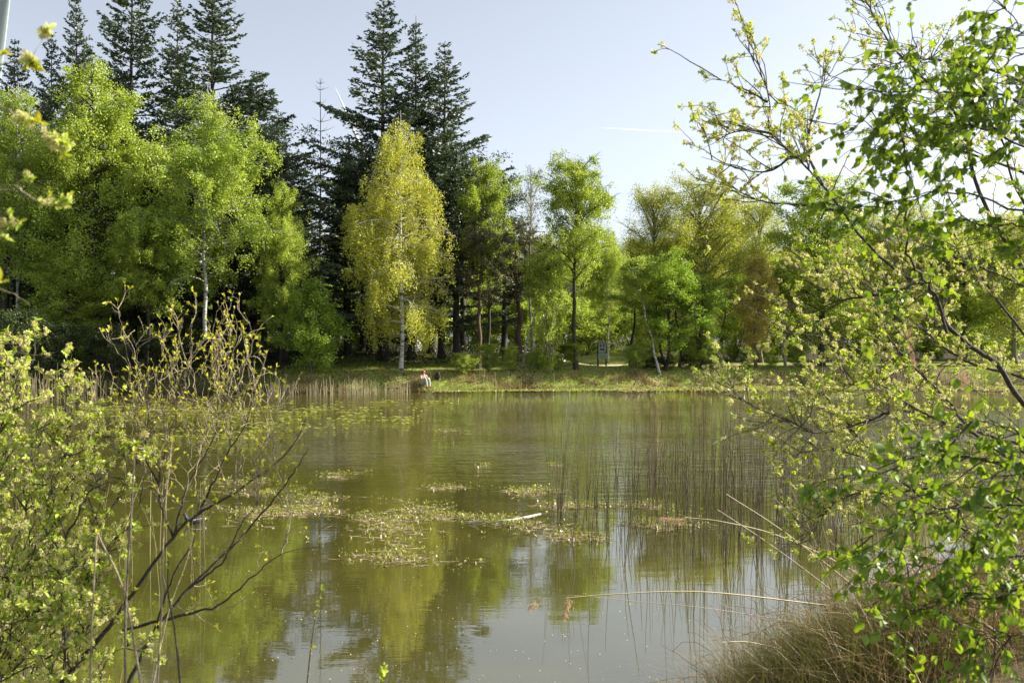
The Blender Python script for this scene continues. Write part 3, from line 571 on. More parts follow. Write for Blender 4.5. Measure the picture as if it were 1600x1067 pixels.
def scatter(rng, n, x0, x1, y0, y1, cond):
    x = rng.uniform(x0, x1, n); y = rng.uniform(y0, y1, n); d = pond_sd(x, y); k = cond(x, y, d); x, y = x[k], y[k]
    return np.stack([x, y, gh(x, y)-.02], -1)
rng = np.random.default_rng(11)
pos = scatter(rng, 60000, -30, 34, 46, 64, lambda x, y, d: (d > .5) & (d < 9))
V, Q, v = blades(rng, pos, .11, .035, .4); tag(link('grass', mesh_from('grass', V, [Q], 'grass_far', v)), 'short sunlit grass on top of the far bank', None, None, 'stuff')
pos = scatter(rng, 60000, -26, 34, 46, 62, lambda x, y, d: (d > .05) & (d < 1.7) & ((np.abs(x+6) < 6.5) | (np.abs(x-5) < 2.2) | (rng.uniform(0, 1, len(x)) < .22)))
V, Q, v = blades(rng, pos, .24, .03, .7); tag(link('dry_grass', mesh_from('dry_grass', V, [Q], 'straw', v)), 'tangled straw coloured grass hanging over the far bank edge', None, None, 'stuff')
def shoreY(x): 
    pts = np.array([p for p in POND if p[1] > 43]); pts = pts[np.argsort(pts[:, 0])]; return float(np.interp(x, pts[:, 0], pts[:, 1]))
ctr = []
for i in range(110):
    x = rng.uniform(-13, 26); w = 1 if (-11 < x < 1 or 3 < x < 7) else .5
    if rng.uniform() > w: continue
    ctr.append((x, shoreY(x)+rng.uniform(.3, 1.5), rng.uniform(.25, .6)))
pc = np.concatenate([np.stack([rng.normal(a, c*.6, 130), rng.normal(b-.35, c*.35, 130)], -1) for a, b, c in ctr]); pc = pc[pond_sd(pc[:, 0], pc[:, 1]) > 0]
V, Q, v = blades(rng, np.stack([pc[:, 0], pc[:, 1], gh(pc[:, 0], pc[:, 1])-.03], -1), .24, .035, .9, 3); tag(link('tussocks', mesh_from('tussocks', V, [Q], 'straw', v)), 'shaggy straw tussocks along the lip of the far bank', None, None, 'stuff')
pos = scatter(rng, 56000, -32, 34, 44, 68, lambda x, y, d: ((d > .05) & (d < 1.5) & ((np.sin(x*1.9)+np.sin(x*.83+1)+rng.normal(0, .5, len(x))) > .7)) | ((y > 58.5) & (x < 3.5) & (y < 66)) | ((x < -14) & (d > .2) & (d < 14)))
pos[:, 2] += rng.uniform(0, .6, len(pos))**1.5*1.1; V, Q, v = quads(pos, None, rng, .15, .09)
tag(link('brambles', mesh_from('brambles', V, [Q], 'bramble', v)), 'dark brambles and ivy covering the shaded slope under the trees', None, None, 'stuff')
# vertical pale reeds
def reed_field(name, seed, n, fx, fy, H, r, mat, label, lean=.10, cond=None):
    rng = np.random.default_rng(seed); L = []; va = []
    for i in range(n):
        x, y = fx(rng), fy(rng); 
        z0 = float(min(gh(np.array([x]), np.array([y]))[0], 0.3)) ; z0 = max(z0, -.25)
        h = H*(rng.uniform(.5, 1.05)+(rng.uniform(0, .6) if rng.uniform() < .12 else 0)); a = rng.uniform(0, 6.28); b = abs(rng.normal(0, lean))*h; s = np.linspace(0, 1, 4)
        if rng.uniform() < .06: b += h*.35
        L.append((np.stack([x+math.cos(a)*b*s**1.6, y+math.sin(a)*b*s**1.6, z0+(h-z0)*s*(1-.2*(b/h)*s)], -1), r*(1-s*.6)*rng.uniform(.7, 1.3))); va.append(np.full(12, rng.uniform()))
    V, Q = tubes(L, 3); return tag(link(name, mesh_from(name, V, [Q], mat, np.concatenate(va))), label, None, None, 'stuff')
def mkfar(x0, x1, off0, off1):
    st = {}
    cl_ = np.random.default_rng(int(x1*10)+500).uniform(x0, x1, 26)
    def fx(r): st['x'] = min(x1, max(x0, cl_[r.integers(0, 26)]+r.normal(0, .16))) if r.uniform() < .7 else r.uniform(x0, x1); return st['x']
    def fy(r): return shoreY(st['x'])+r.uniform(off0, off1)
    return fx, fy
fx, fy = mkfar(-12.6, -5.1, -2.2, .4); reed_field('reed_bed', 3, 210, fx, fy, .74, .013, 'reed_pale', 'pale dry reeds standing along the far bank left of the birch')
fx, fy = mkfar(-25, -19, -3.0, .3); reed_field('reed_bed', 4, 200, fx, fy, 1.3, .015, 'reed_pale', 'pale dry reeds at the left end of the far bank')
fx, fy = mkfar(17, 27, -1.2, .4); reed_field('reed_bed', 5, 600, fx, fy, 1.1, .015, 'reed_pale', 'grey brown reeds on the far bank at the right')
fx, fy = mkfar(-4, 17, -.8, .4); reed_field('reed_bed', 6, 60, fx, fy, .9, .014, 'reed_pale', 'scattered dry stems on the far bank right of the birch')
reed_field('reed_bed', 7, 60, lambda r: r.uniform(-6.4, -3.2), lambda r: r.uniform(8.6, 12.5), 1.35, .0042, 'reed_pale', 'dry reeds standing in the water behind the left willow', .10)

# ---------------------------------------------------------------- floating plants
def patch_points(rng, ell):
    out = []
    for (px, py, hx, hy, n) in ell:
        m = n*3; u = rng.normal(0, .5, m); w = rng.normal(0, .5, m); yy = CAMZ*F/(py-CY+w*hy); xx = (px+u*hx-CX)/F*yy
        k = (np.sin(xx*3.1+np.sin(yy*2.3))+np.sin(yy*4.0+xx*.8)+rng.normal(0, .5, m)) > .15
        out.append(np.stack([xx, yy, 0*xx], -1)[k][:n])
    return np.concatenate(out)
def sprigs(rng, pos, size, h):
    pos = np.repeat(pos, 3, 0)+rng.normal(0, .5, (len(pos)*3, 3))*np.array([size, size, 0]); n = len(pos)
    d = unit(np.stack([rng.normal(0, .5, n), rng.normal(0, .5, n), rng.uniform(.2, 1.2, n)], -1)); c = pos+d*size*.45; c[:, 2] += h*rng.uniform(0, 1, n)+.008
    return quads(c, d, rng, size, size*.6)
rng = np.random.default_rng(20)
ell = [(620, 815, 110, 20, 340), (500, 790, 110, 20, 320), (660, 868, 90, 14, 150), (560, 850, 80, 14, 60), (730, 806, 60, 12, 220), (790, 822, 55, 14, 260), (830, 768, 55, 8, 170), (545, 742, 40, 5, 70), (420, 800, 80, 22, 240),
       (700, 762, 40, 5, 60), (640, 792, 60, 6, 80), (900, 790, 60, 9, 100), (920, 832, 70, 14, 180), (985, 790, 60, 9, 120), (1040, 815, 90, 18, 200), (390, 760, 60, 14, 160), (700, 672, 20, 2, 40), (870, 726, 12, 2, 20), (760, 728, 14, 2, 20)]
pp = patch_points(rng, ell); V, Q, v = sprigs(rng, pp[rng.uniform(0, 1, len(pp)) < .72], .036, .03)
tag(link('water_plants', mesh_from('water_plants', V, [Q], 'pond_plant', v)), 'small yellow green water plants rising in drifting patches', None, None, 'stuff')
pp2 = patch_points(rng, [(a, b+2, c*1.0, d*.8, int(n*1.2)) for a, b, c, d, n in ell]); pp2[:, 2] = .006+rng.uniform(0, .006, len(pp2))
dd = unit(np.stack([rng.normal(0, 1, len(pp2)), rng.normal(0, .25, len(pp2)), rng.normal(0, .05, len(pp2))], -1))
V, Q, v = quads(pp2, dd, rng, .20, .014, .9); V2, Q2, v2 = quads(pp2[::2]+rng.normal(0, .05, (len(pp2[::2]), 3))*np.array([1, 1, 0]), None, rng, .05, .03)
V, Fs, v = merge([(V, Q, v), (V2, Q2, v2)]); tag(link('dead_stems', mesh_from('dead_stems', V, Fs, 'dead_mat', v)), 'brown dead stems matted among the water plants', None, None, 'stuff')
# floating yellow pads at left and the mat along the far right shore
def pads(name, seed, pos, r0, mat, label, kind='stuff'):
    rng = np.random.default_rng(seed); n = len(pos); k = 7; a = np.arange(k)/k*6.283; r = r0*rng.uniform(.5, 1.2, (n, 1)); tl = rng.normal(0, .12, (n, 2))
    cx = np.cos(a)[None]*r*rng.uniform(.8, 1.1, (n, k)); cy = np.sin(a)[None]*r
    V = np.stack([pos[:, 0:1]+cx, pos[:, 1:2]+cy, np.maximum(.006, .018+cx*tl[:, :1]+cy*tl[:, 1:])], -1).reshape(-1, 3)
    return tag(link(name, mesh_from(name, V, [np.arange(n*k).reshape(n, k)], mat, np.repeat(rng.uniform(0, 1, n), k))), label, None, None, kind)
pts = patch_points(rng, [(250, 640, 160, 12, 850), (420, 655, 150, 18, 330), (520, 640, 120, 9, 220), (600, 655, 60, 6, 120), (640, 628, 110, 3, 150), (330, 680, 130, 12, 200), (440, 612, 100, 2, 200)])
pads('floating_leaves', 5, pts, .075, 'pond_plant', 'yellow floating leaves scattered over the water at the left')
rng = np.random.default_rng(33); n = 26000; x = rng.uniform(-4, 32, n); sy = np.array([shoreY(a) for a in x]); wd = np.interp(x, [-4, 2, 8, 14, 22, 32], [.8, 2.0, 4.4, 6.2, 7.0, 7]); y = sy-rng.uniform(-.2, 1, n)*wd*(.8+.2*np.sin(x*1.3))
z = rng.uniform(.006, .05, n); V, Q, v = quads(np.stack([x, y, z], -1), unit(np.stack([rng.normal(0, 1, n), rng.normal(0, 1, n), rng.normal(0, .15, n)], -1)), rng, .20, .12, .9)
tag(link('floating_mat', mesh_from('floating_mat', V, [Q], 'dead_mat', v)), 'brown and green floating mat of debris along the far right shore', None, None, 'stuff')
n = 9000; x = rng.uniform(-4, 32, n); sy = np.array([shoreY(a) for a in x]); wd = np.interp(x, [-4, 2, 8, 14, 22, 32], [.8, 2.0, 4.0, 5.4, 6.0, 6]); y = sy-rng.uniform(0, .9, n)*wd
V, Q, v = sprigs(rng, np.stack([x, y, 0*x], -1)[::3], .10, .02); tag(link('mat_plants', mesh_from('mat_plants', V, [Q], 'grass_far', v)), 'low green plants growing in the far floating mat', None, None, 'stuff')
n = 500; y = rng.uniform(6.5, 14, n); x = rng.uniform(-.32, .22, n)*y; V, Q, v = quads(np.stack([x, y, 0*x+.006], -1), unit(np.stack([rng.normal(0, 1, n), rng.normal(0, 1, n), 0*x], -1)), rng, .014, .010, .9)
tag(link('floating_specks', mesh_from('floating_specks', V, [Q], 'blossom', v)), 'tiny pale petals and specks on the calm near water', None, None, 'stuff')
# floating log
def log(pts, r, label):
    c = catmull(pts, 5); V, Q = tubes([(c, r*np.linspace(1, .5, len(c)))], 8)
    return tag(link('fallen_branch', mesh_from('fallen_branch', V, [Q], 'log', None, True)), label, 'branch')
M['log'] = bark_mat('log', (0.30, 0.27, 0.22), (0.62, 0.58, 0.50), (4, 20, 20))
def W(px, py, z=0.02):
    Yd = (CAMZ-z)*F/(py-CY); return np.array([PX(px, Yd), Yd, z])
log([W(775, 816, .0), W(800, 813, .03), (W(845, 803, .05))], .035, 'bleached fallen branch floating among the water plants')
log([W(733, 818, .0), W(748, 813, .06)], .02, 'short pale stick poking from the water plants')

# ---------------------------------------------------------------- reeds standing in the water (individual stems)
rng = np.random.default_rng(50); RM = []
for k in range(6):
    s = np.linspace(0, 1, 6); b = rng.uniform(-.12, .12); kx = rng.normal(0, .01, 6)
    V, Q = tubes([(np.stack([b*s**1.5+kx, rng.normal(0, .008, 6), -.3+1.3*s], -1), .0068*(1-.65*s))], 4)
    RM.append(mesh_from('reed_stem', V, [Q], 'reed_dark', np.full(len(V), rng.uniform())))
def put_reed(x, y, h, label, group, mesh=None, w=1.0):
    o = link('reed', mesh or RM[rng.integers(0, 6)], None, (x, y, 0)); o.scale = (w, w, h); o.rotation_euler = (rng.normal(0, .03), rng.normal(0, .05), rng.uniform(0, 6.28)); return tag(o, label, 'reed', group)
for i in range(12):
    Yd = rng.uniform(13.6, 15.2); put_reed(PX(rng.normal(866+ (i % 3)*4, 4), Yd), Yd, rng.uniform(1.1, 2.1), 'dark reed stem in the dense upright tuft at the left of the standing reeds', 'reeds in the dense left tuft', w=.8)
for i in range(262):
    px = 890+(1-rng.uniform(0, 1)**1.15)*450+rng.normal(0, 8); lo, hi = 11.5, 18.5
    Yd = rng.uniform(lo, hi); put_reed(PX(px, Yd), Yd, rng.uniform(.5, 1.75)*(1 if px > 1000 else .85), 'thin dark reed stem standing in the open water right of centre', 'reeds standing in the open water')
fxx = lambda r: PX(r.uniform(985, 1360), 15); reed_field('standing_reeds', 51, 210, fxx, lambda r: r.uniform(12, 18), 1.55, .0062, 'reed_dark', 'dense thicket of dark reed stems between the open reeds and the hanging willow', .07)
for k in range(16):
    a = rng.uniform(1290, 1480); b = rng.uniform(920, 1010); yy = rng.uniform(6.6, 8.2); t_ = rng.uniform(-.55, .1); L_ = rng.uniform(.6, 1.3); p0 = P(a, b, yy); sg = np.linspace(0, 1, 7)
    V, Q = tubes([(np.stack([t_*L_*sg**1.3, .05*sg, L_*sg*(1-.25*abs(t_)*sg)], -1)+rng.normal(0, .004, (7, 3)), .0045*(1-.6*sg))], 5)
    tag(link('broken_reed', mesh_from('broken_reed', V, [Q], 'reed_pale' if k % 3 else 'rust_stem_', np.full(len(V), rng.uniform(.2, .9))), None, tuple(p0)), 'bare dry stem criss-crossing above the brown tangle on the right bank', 'reed', 'dry stems over the right bank tangle')
for k in range(7):   # long leaning reeds of the dense tuft
    Yd = 14.2; o = put_reed(PX(872+k*1.5, Yd), Yd, rng.uniform(1.4, 2.2), 'long reed leaning away from the dense upright tuft', 'leaning reeds beside the dense tuft', w=.75); o.rotation_euler = (0, rng.uniform(.04, .14), 0)

# broken reeds with plumes in front
def plume_mesh(seed, L=.16):
    rng = np.random.default_rng(seed); n = int(1500*L); s = rng.uniform(0, 1, n); c = np.stack([L*s, rng.normal(0, .012, n)*(1-.4*s), -.012-np.abs(rng.normal(0, .022, n))*(1-.5*s)], -1)
    d = unit(np.stack([np.full(n, .8), rng.normal(0, .4, n), -np.abs(rng.normal(.5, .4, n))], -1)); V, Q, v = quads(c, d, rng, .035, .0035); return mesh_from('plume', V, [Q], 'plume', v)
def dry_reed(pts, r, label, plume=None, mat='reed_pale', pl=.16, droop=None):
    p = np.array([P(*q) for q in pts]); e = empty('dry_reed', tuple(p[-1])); c = catmull(p-p[-1], 7)
    V, Q = tubes([(c, r*np.linspace(.45, 1, len(c)))], 6); link('stem', mesh_from('stem', V, [Q], mat, np.full(len(V), .6), True), e)
    if plume is not None:
        o = link('plume', plume_mesh(plume, pl), e, tuple(c[0])); d = Vector(c[0]-c[2]) if droop is None else Vector(droop); o.rotation_euler = d.to_track_quat('X', 'Z').to_euler()
    return tag(e, label, 'reed', 'broken dry reeds at the right')
dry_reed([(884, 934, 6.3), (960, 928, 6.4), (1090, 924, 6.6), (1230, 938, 6.9), (1340, 956, 7.2), (1440, 1000, 7.5)], .0065, 'long broken dry reed lying nearly level with a drooping tan plume', 1, pl=.14, droop=(-.25, 0, -.9))
dry_reed([(1070, 808, 7.2), (1130, 815, 7.3), (1220, 838, 7.5), (1330, 890, 7.7), (1440, 965, 8)], .005, 'bent dry reed with a tan plume pointing left', 2, pl=.18, droop=(-1, 0, .05))
dry_reed([(1135, 772, 7.2), (1210, 820, 7.3), (1290, 880, 7.5), (1400, 970, 7.8)], .006, 'upper plain dry reed sloping down to the right bank')
dry_reed([(1121, 796, 7.0), (1200, 848, 7.1), (1290, 915, 7.3), (1370, 985, 7.6)], .005, 'lower plain dry reed sloping down to the right bank')
dry_reed([(1128, 1003, 6.3), (1170, 1003, 6.4), (1230, 1018, 6.5), (1290, 1050, 6.6)], .006, 'short dry reed poking left out of the grass tuft')
dry_reed([(835, 938, 6.8), (860, 932, 6.8), (900, 930, 6.75), (1000, 940, 6.8), (1120, 952, 6.9), (1320, 985, 7.3)], .0025, 'very thin dry stem with a small brown tip over the calm water', 3, pl=.07, droop=(-.6, 0, -.5))
dry_reed([(1425, 515, 6.5), (1432, 600, 6.6), (1440, 760, 6.8), (1455, 960, 7.1)], .004, 'upright dry reed with a reddish plume in the willow', 4, pl=.28, droop=(.12, 0, -.9))
dry_reed([(1512, 580, 6.2), (1516, 700, 6.3), (1520, 980, 6.6)], .004, 'upright dry reed with a plume near the right edge', 5, pl=.18, droop=(.1, 0, -.9))
dry_reed([(1355, 700, 7.2), (1368, 800, 7.3), (1382, 1000, 7.6)], .005, 'upright brown reed in front of the lower willow branches')

# near right grass tuft and brown tangle
rng = np.random.default_rng(60)
def tuft(name, n, cx, cy, sx, sy, H, W_, lean, mat, label, segs=5):
    x = rng.normal(cx, sx, n); y = rng.normal(cy, sy, n); d = pond_sd(x, y); k = (d > -.25) & (y > 3.5); x, y = x[k], y[k]
    pos = np.stack([x, y, gh(x, y)-.03], -1); V, Q, v = blades(rng, pos, H, W_, lean, segs); return tag(link(name, mesh_from(name, V, [Q], mat, v)), label, None, None, 'stuff')
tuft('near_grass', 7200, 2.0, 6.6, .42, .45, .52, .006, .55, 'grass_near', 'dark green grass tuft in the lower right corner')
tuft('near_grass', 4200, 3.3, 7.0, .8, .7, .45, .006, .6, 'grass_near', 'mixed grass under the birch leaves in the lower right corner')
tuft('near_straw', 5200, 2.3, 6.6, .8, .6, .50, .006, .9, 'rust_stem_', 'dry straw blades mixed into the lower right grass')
tuft('near_straw', 1800, -3.0, 6.0, .7, .6, .40, .006, .9, 'straw', 'dry straw blades in the lower left corner')
L = []
for i in range(1300):
    x = max(1.75, rng.normal(3.0, .75)); y = rng.normal(7.0, .55); z = float(gh(np.array([x]), np.array([y]))[0])-.03; az = rng.uniform(0, 6.28); l = rng.uniform(.4, 1.1); s = np.linspace(0, 1, 7); el = rng.uniform(.3, 1.3)
    L.append((np.stack([x+math.cos(az)*l*s*math.cos(el), y+math.sin(az)*l*s*math.cos(el)*.6, z+l*math.sin(el)*s-l*.5*s**3*rng.uniform(.2, 1)], -1)+rng.normal(0, .012, (7, 3)), .0028*(1-.5*s)))
V, Q = tubes(L, 4); M['rust_stem'] = leaf_mat('rust_stem', (0.07, 0.042, 0.018), (0.28, 0.17, 0.075), .05, (1, 1, 1), 3)
tag(link('dead_bracken', mesh_from('dead_bracken', V, [Q], 'rust_stem', np.repeat(rng.uniform(0, 1, 1300), 28))), 'rust brown tangle of dead stems on the right bank', None, None, 'stuff')
L = []
for i in range(200):
    x = rng.normal(-3.4, .6); y = rng.normal(6.2, .5); z = float(gh(np.array([x]), np.array([y]))[0])-.03; az = rng.uniform(0, 6.28); l = rng.uniform(.3, .9); s = np.linspace(0, 1, 7); el = rng.uniform(.1, 1.3)
    L.append((np.stack([x+math.cos(az)*l*s*math.cos(el), y+math.sin(az)*l*s*math.cos(el)*.6, z+l*math.sin(el)*s-l*.5*s**3*rng.uniform(.2, 1)], -1)+rng.normal(0, .012, (7, 3)), .004*(1-.5*s)))
V, Q = tubes(L, 4); tag(link('dead_bracken', mesh_from('dead_bracken', V, [Q], 'rust_stem', np.repeat(rng.uniform(0, 1, 200), 28))), 'brown tangle of dead stems in the lower left corner', None, None, 'stuff')

# ---------------------------------------------------------------- foreground shrubs
def rots(rng, dirs):
    """rotation matrices whose +z goes to dirs, random roll"""
    n = len(dirs); z = unit(dirs); r = rng.normal(size=(n, 3)); x = unit(np.cross(r, z)); y = np.cross(z, x); return np.stack([x, y, z], -1)
def leaf_shape(L, Wd, fold=.25, curl=.15, kind='oval'):
    if kind == 'oval': pr = [(0, .02), (.25, .75), (.55, 1.0), (.8, .65), (1, .02)]
    else: pr = [(0, .05), (.08, .70), (.25, 1.0), (.45, .92), (.65, .60), (.85, .22), (1, .02)]
    V = []; 
    for (s, w) in pr: 
        zc = -curl*L*s*s; h = w*Wd/2; V += [(-h, fold*h, 0), (0, 0, 0), (h, fold*h, 0)]
        for k in (-3, -2, -1): V[k] = (V[k][0], V[k][1]+zc, s*L)
    Q = []
    for i in range(len(pr)-1):
        o = i*3; Q += [(o, o+1, o+4, o+3), (o+1, o+2, o+5, o+4)]
    return np.array(V), np.array(Q)
def xform(V, R=None, t=(0, 0, 0), s=1.0): 
    V = V*s
    if R is not None: V = V @ R.T
    return V+np.array(t)
def place(tmpl, pos, dirs, sc, rng):
    TV, TQ = tmpl; R = rots(rng, dirs); V = np.einsum('nij,mj->nmi', R, TV)*np.asarray(sc).reshape(-1, 1, 1)+pos[:, None, :]
    n = len(pos); Q = TQ[None]+(np.arange(n)*len(TV))[:, None, None]; return V.reshape(-1, 3), Q.reshape(-1, TQ.shape[1]), np.repeat(rng.uniform(0, 1, n), len(TV))
def rosette(seed, n, L, Wd, spread, kind='oval'):
    r = np.random.default_rng(seed); V = []; Q = []; off = 0
    for i in range(n):
        lv, lq = leaf_shape(L*r.uniform(.6, 1.15), Wd*r.uniform(.8, 1.1), .3, r.uniform(.0, .35), kind)
        el = r.uniform(*spread); az = i*2.4+r.uniform(-.3, .3)
        R = np.array(Matrix.Rotation(az, 3, 'Z') @ Matrix.Rotation(el, 3, 'X')); V.append(xform(lv, R, (0, 0, r.uniform(-.01, .004)))); Q.append(lq+off); off += len(lv)
    return np.concatenate(V), np.concatenate(Q)
def catkins(seed, n=3):
    """fluffy willow catkins: many tiny filaments round a short core"""
    r = np.random.default_rng(seed); V = []; Q = []; off = 0
    for i in range(n):
        az = r.uniform(0, 6.28); el = r.uniform(.3, 1.1); ax = np.array([math.sin(el)*math.cos(az), math.sin(el)*math.sin(az), math.cos(el)]); o = np.array([0, 0, r.uniform(-.03, .0)]); L = r.uniform(.018, .03); m = 34
        s = r.uniform(0, 1, m); d = unit(np.cross(ax, r.normal(size=(m, 3)))+ax*.5); c = o+ax*(s*L)[:, None]+d*(.0055*np.sin(s*3.0+.1)[:, None]+.0015)
        v, q, _ = quads(c, d, r, .0075, .0042); V.append(v); Q.append(q+off); off += len(v)
    return np.concatenate(V), np.concatenate(Q)
BUD = [rosette(k, 3, .030, .013, (.15, .7)) for k in range(3)]
WIL = [rosette(10+k, 6, .030, .0125, (.35, 1.25)) for k in range(3)]
CAT = [catkins(k, 3) for k in range(3)]
def twigs(rng, base, n, L, up, jitter, bias, k=6):
    """n side twigs off a polyline"""
    out = []
    seg = len(base)
    for i in range(n):
        j = rng.integers(int(seg*.12), seg-1); t = unit(base[min(j+1, seg-1)]-base[max(j-1, 0)])
        d = unit(t*.55+rng.normal(0, .62, 3)*np.array([1, .8, 1])+np.array(bias)+np.array([0, 0, up])); l = L*rng.uniform(.35, 1.2); pts = [base[j]]
        for q in range(k):
            d = unit(d+rng.normal(0, jitter, 3)+np.array([0, 0, up*.12])); pts.append(pts[-1]+d*l/k)
        out.append(np.array(pts))
    return out
def shrub(name, label, lines, r0, mat, seed, n1, L1, n2, L2, up=.35, jit=.18, bias=(0, 0, 0), cat='shrub', wig=.0, group=None, r_tw=(.0032, .0018), thin=None, dark_n=0):
    rng = np.random.default_rng(seed); mains = []; org = np.array(P(*lines[0][0])); rr = []
    for ln in lines:
        p = np.array([P(*q) for q in ln]); c = catmull(p, 6); c[1:-1] += rng.normal(0, wig*(.45 if len(mains) < dark_n else 1), (len(c)-2, 3)); mains.append(c)
    sub = []; tw = []
    for i, c in enumerate(mains):
        ln = np.linalg.norm(np.diff(c, axis=0), axis=1).sum(); sub += twigs(rng, c, int(n1*ln*(thin or {}).get(i, 1)), L1, up, jit, bias)
    for c in sub:
        tw += twigs(rng, c, n2, L2, up, jit*1.2, bias, 4)
    T_ = []
    for i, c in enumerate(mains): 
        r = r0[i] if isinstance(r0, (list, tuple)) else r0; T_.append((c-org, r*(.14+.86*np.linspace(1, 0, len(c))**1.25)))
    for c in sub: T_.append((c-org, np.linspace(r_tw[0], r_tw[0]*.45, len(c))))
    for c in tw: T_.append((c-org, np.linspace(r_tw[1], r_tw[1]*.5, len(c))))
    e = empty(name, tuple(org))
    if dark_n: V, Q = tubes(T_[:dark_n], 7); link('main_branches', mesh_from('main_branches', V, [Q], 'twig_dark', None, True), e); T_ = T_[dark_n:]
    V, Q = tubes(T_, 5); link('branches', mesh_from('branches', V, [Q], mat, None, True), e)
    tag(e, label, cat, group); return e, org, mains, sub, tw, rng
def decorate(e, org, tw, rng, tmpls, nper, sc, mat, part, s0=.35, tip=True, fwd=1.0, hangd=0.0, sides=.6):
    pos = []; dr = []
    for c in tw:
        k = len(c); m = max(1, int(rng.poisson(nper)))
        S = list(rng.uniform(s0, 1, m))
        if tip: S[0] = 1.0
        for s in S:
            f = s*(k-1); j = min(int(f), k-2); p = c[j]*(1-(f-j))+c[j+1]*(f-j); t = unit(c[j+1]-c[j]); pos.append(p); dr.append(unit(t*fwd+rng.normal(0, sides, 3)*(0.3 if s == 1 else 1)+np.array([0, 0, -hangd])))
    pos = np.array(pos)-org; dr = np.array(dr); I = rng.integers(0, len(tmpls), len(pos)); parts = []
    for q, tp in enumerate(tmpls):
        k = I == q
        if k.any(): parts.append(place(tp, pos[k], dr[k], sc*rng.uniform(.5, 1.35, k.sum()), rng))
    V, Fs, v = merge(parts); return link(part, mesh_from(part, V, Fs, mat, v, True), e)

# right willow: limbs traced in the photo, each at its own depth
RW = [
 [(1760, 800, 5.2), (1600, 630, 5.0), (1560, 572, 4.95), (1518, 541, 4.9), (1482, 509, 4.85), (1469, 480, 4.8), (1451, 451, 4.8), (1406, 427, 4.75), (1354, 379, 4.7), (1316, 330, 4.7), (1285, 289, 4.7), (1241, 241, 4.65), (1204, 208, 4.6), (1200, 146, 4.6), (1164, 69, 4.5)],
 [(1760, 830, 5.4), (1600, 700, 5.5), (1555, 690, 5.5), (1521, 676, 5.5), (1471, 657, 5.5), (1410, 626, 5.45), (1377, 601, 5.4), (1345, 597, 5.4), (1320, 585, 5.3)],
 [(1760, 820, 5.6), (1600, 705, 5.6), (1446, 648, 5.6), (1392, 644, 5.5), (1354, 658, 5.5), (1280, 676, 5.4), (1236, 659, 5.3), (1160, 625, 5.2), (1138, 588, 5.2)],
 [(1760, 840, 5.0), (1540, 690, 5.1), (1487, 633, 5.2), (1446, 590, 5.2), (1415, 559, 5.2), (1388, 525, 5.2), (1368, 480, 5.2), (1347, 424, 5.2), (1322, 375, 5.2)],
 [(1700, 960, 5.6), (1470, 800, 5.7), (1374, 718, 5.8), (1330, 669, 5.8), (1293, 624, 5.8), (1266, 598, 5.8)],
 [(1760, 900, 5.3), (1600, 785, 5.4), (1570, 765, 5.4), (1482, 760, 5.4), (1392, 770, 5.5), (1341, 770, 5.5), (1307, 785, 5.5), (1284, 810, 5.5), (1262, 850, 5.5)],
 [(1377, 601, 5.4), (1370, 577, 5.4), (1352, 552, 5.4), (1300, 530, 5.3), (1240, 520, 5.2), (1182, 514, 5.2)],
 [(1760, 640, 5.8), (1600, 420, 5.8), (1530, 300, 5.7), (1500, 190, 5.6), (1440, 120, 5.5), (1392, 70, 5.5), (1365, 22, 5.4), (1345, -10, 5.4)],
 [(1760, 240, 5.6), (1600, 130, 5.5), (1480, 96, 5.4), (1420, 95, 5.3), (1350, 115, 5.2)],
 [(1760, 330, 5.4), (1600, 270, 5.3), (1500, 235, 5.2), (1420, 215, 5.2), (1350, 200, 5.1)],
 [(1285, 289, 4.7), (1262, 230, 4.9), (1280, 150, 5.0), (1300, 110, 5.1), (1330, 60, 5.2)],
 [(1316, 330, 4.7), (1250, 320, 4.8), (1190, 315, 4.8), (1140, 290, 4.8), (1105, 268, 4.8)],
 [(1241, 241, 4.65), (1200, 268, 4.7), (1150, 262, 4.7), (1095, 245, 4.7)],
 [(1204, 208, 4.6), (1150, 205, 4.6), (1095, 235, 4.6)],
 [(1200, 160, 4.6), (1160, 138, 4.6), (1112, 122, 4.6)],
 [(1760, 560, 6.6), (1640, 470, 6.6), (1540, 420, 6.5), (1460, 390, 6.5), (1390, 350, 6.4)],
 [(1760, 620, 6.4), (1640, 560, 6.4), (1560, 470, 6.4), (1500, 380, 6.3), (1450, 300, 6.3)],
 [(1760, 700, 6.8), (1620, 600, 6.8), (1500, 560, 6.7), (1400, 480, 6.6), (1320, 450, 6.6), (1260, 430, 6.5)],
 [(1760, 480, 5.2), (1650, 380, 5.2), (1590, 300, 5.1), (1560, 200, 5.1), (1530, 120, 5.0)],
 [(1451, 451, 4.8), (1380, 460, 4.9), (1310, 470, 5.0), (1260, 490, 5.1), (1210, 470, 5.2)],
 [(1760, 760, 6.2), (1600, 730, 6.3), (1480, 710, 6.3), (1380, 720, 6.3), (1290, 700, 6.2), (1220, 720, 6.2)],
 [(1760, 860, 5.8), (1620, 830, 5.9), (1500, 790, 6.0), (1400, 820, 6.0), (1320, 800, 6.0)],
]
RR = [.015, .013, .012, .010, .010, .011, .009, .016, .012, .011, .008, .008, .007, .006, .006, .014, .014, .014, .013, .009, .012, .012]
e, org, mains, sub, tw, rg = shrub('willow_tree', 'blossoming willow with pale catkins reaching in from the right', RW, RR, 'twig', 70, 18.0, .31, 3, .14, up=.25, bias=(-.30, 0, .05), cat='tree', wig=.004, r_tw=(.0034, .0018), dark_n=22, thin={0: .7, 7: .7, 8: .7, 9: .7, 10: .65, 11: .75, 12: .75, 13: .75, 14: .75, 18: .7})
decorate(e, org, tw+sub, rg, WIL, 2.2, .72, 'willow_leaf', 'leaves', s0=.5)
